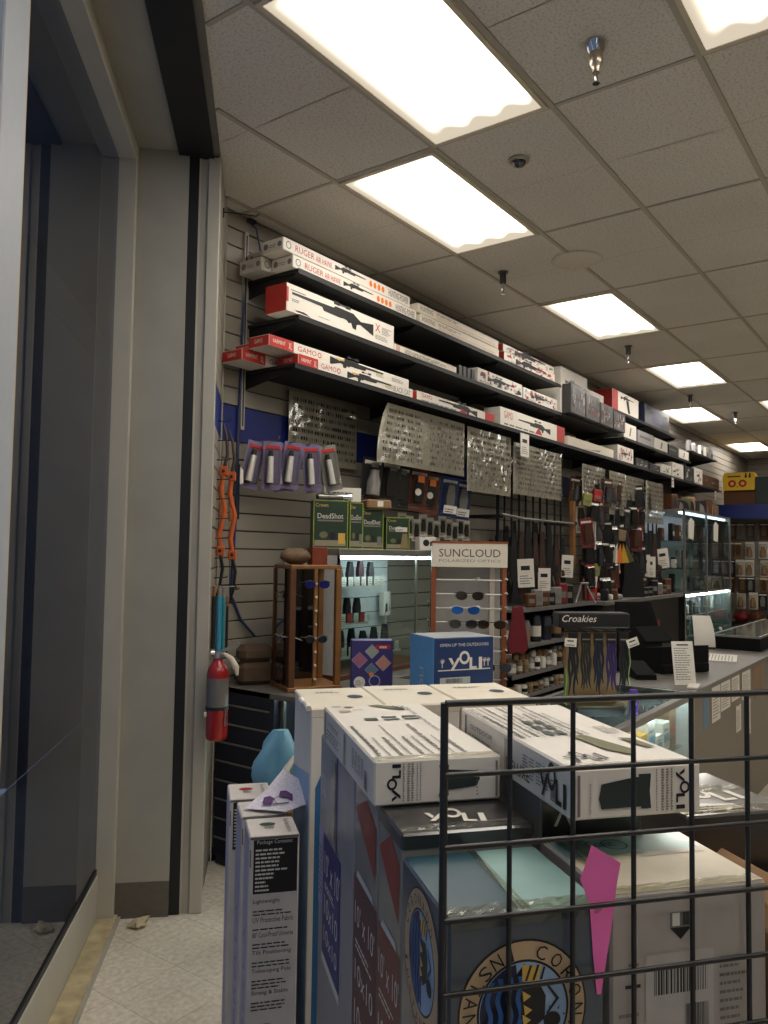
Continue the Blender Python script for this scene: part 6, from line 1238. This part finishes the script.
g = G(); g.tube([(0, 0, 0), (.06, -.05, .0), (.13, -.11, -.004), (.14, -.12, .01)], .0035, 6, black); g.tube([(0, 0, .02), (0, 0, -.03)], .004, 6, black); tag(g.build('wire_hook', loc=SW(-.33, .003, 3.46)), 'thin black wire hook sticking out under the ceiling by the corner', 'hook')
g = G(); g.tube([(0, 0, 0), (.05, -.01, -.03), (.09, -.01, -.16)], .006, 6, cb); g.box(-.02, .03, -.03, .0, -.01, .008, black); tag(g.build('ceiling_clip', loc=(.05, 1.30, 3.60)), 'dark clip with a strap hanging down where wall meets ceiling', 'clip')
# crumpled tissue on the floor by the base
g = lumpy('t', mat('dirty_tissue', (186, 170, 140), .9, noise=.3), 0, 0, 0, .03, .05, .03, seed=15, amp=.3); tag(g.build('crumpled_tissue', loc=RS(-.70, -.26, .0005), rz=.4), 'crumpled tissue on the floor by the storefront base', 'litter')
# ------------------------------------------------------------------ ceiling fittings
def sprinkler(label, x, y, big):
    t = thing('sprinkler', label, 'sprinkler', (x, y, CEIL-.001)); s = 1.0
    if big:
        g = G(); g.lathe([(.044, 0), (.042, -.008), (.030, -.03), (.026, -.036)], n=24, m=chrome); g.build('escutcheon', t)
        g = G(); g.lathe([(.024, -.03), (.026, -.05), (.026, -.075), (.020, -.085), (.015, -.10), (.014, -.112)], n=20, m=mat('brushed_brass', (170, 156, 138), .3, .8)); g.build('body', t)
    else:
        g = G(); g.cyl((0, 0, 0), (0, 0, -.008), .036, n=20, m=grey_m); g.cyl((0, 0, -.008), (0, 0, -.080), .022, n=14, m=mat('tarnished_pipe', (74, 70, 66), .4, .6)); g.cyl((0, 0, -.075), (0, 0, -.115), .013, n=12, m=chrome); g.build('body', t)
    g = G(); 
    for q in (-1, 1): g.tube([(q*.010, 0, -.108), (q*.013, 0, -.13), (q*.003, 0, -.152)], .0028, 6, chrome)
    g.cyl((0, 0, -.15), (0, 0, -.155), .014, n=14, m=chrome); g.build('deflector', t); return t
sprinkler('large chrome ceiling sprinkler nearest the viewer, upper right', -.296, -.919, True)
sprinkler('ceiling sprinkler on a dark pipe between the second and third lights', 1.668, .50, False)
sprinkler('ceiling sprinkler just beyond the third lit light', 4.0, .43, False)
sprinkler('ceiling sprinkler beside the fourth lit light', 6.55, .56, False)
sprinkler('smallest distant ceiling sprinkler beyond the fifth lit light', 8.0, .37, False)
t = thing('dome_camera', 'small dark dome camera in a white ring, right of the second light', 'camera', (.337, -.282, CEIL-.001))
g = G(); g.lathe([(.052, 0), (.050, -.008), (.038, -.012), (.034, -.006)], n=28, m=mat('off_white_ring', (170, 160, 142), .5)); g.build('ring', t)
g = G(); g.lathe([(.034, -.004), (.033, -.016), (.026, -.028), (.014, -.035), (.001, -.037)], n=24, m=mat('smoked_dome', (52, 56, 56), .15, coat=.8)); g.build('dome', t)
t = thing('ceiling_speaker', 'flat round tile coloured ceiling plate beyond the second light', 'ceiling plate', (1.74, .0, CEIL-.001)); g = G(); g.lathe([(.16, 0), (.155, -.006), (.02, -.007)], n=36, m=mat('painted_plate', (214, 205, 190), .8)); g.build('plate', t)

# printing and small fittings belong to the part they sit on
SUBS = {'box_body': ('front_badge', 'side_badge', 'top_flap', 'packing_tape', 'side_print', 'front_print', 'top_print', 'end_print', 'printing', 'logo', 'side_logo', 'rifle_print', 'red_end', 'flap', 'lid_seam'),
        'header': ('lettering', 'hook_bar'), 'cylinder': ('label', 'strap', 'bracket', 'clasp'), 'valve': ('lever', 'nozzle'), 'lid': ('lid_print',), 'sheet': ('lettering', 'clear_sleeve', 'drawing'),
        'card': ('item', 'clear_blister', 'label'), 'riser': ('bolt',), 'glass_shelf': (), 'bag_body': ('handle', 'tied_handle'), 'stock': ('barrel', 'scope')}
for root in [o for o in bpy.data.objects if o.parent is None and o.type == 'EMPTY']:
    kids = [c for c in root.children]
    for body in kids:
        names = SUBS.get(body.name.split('.')[0])
        if names:
            for c in kids:
                if c is not body and c.parent is root and c.name.split('.')[0] in names:
                    if not c.children: c.parent = body
            break_after = True
for o in bpy.data.objects:
    for k in ('_w', '_d', '_h'):
        if k in o: del o[k]
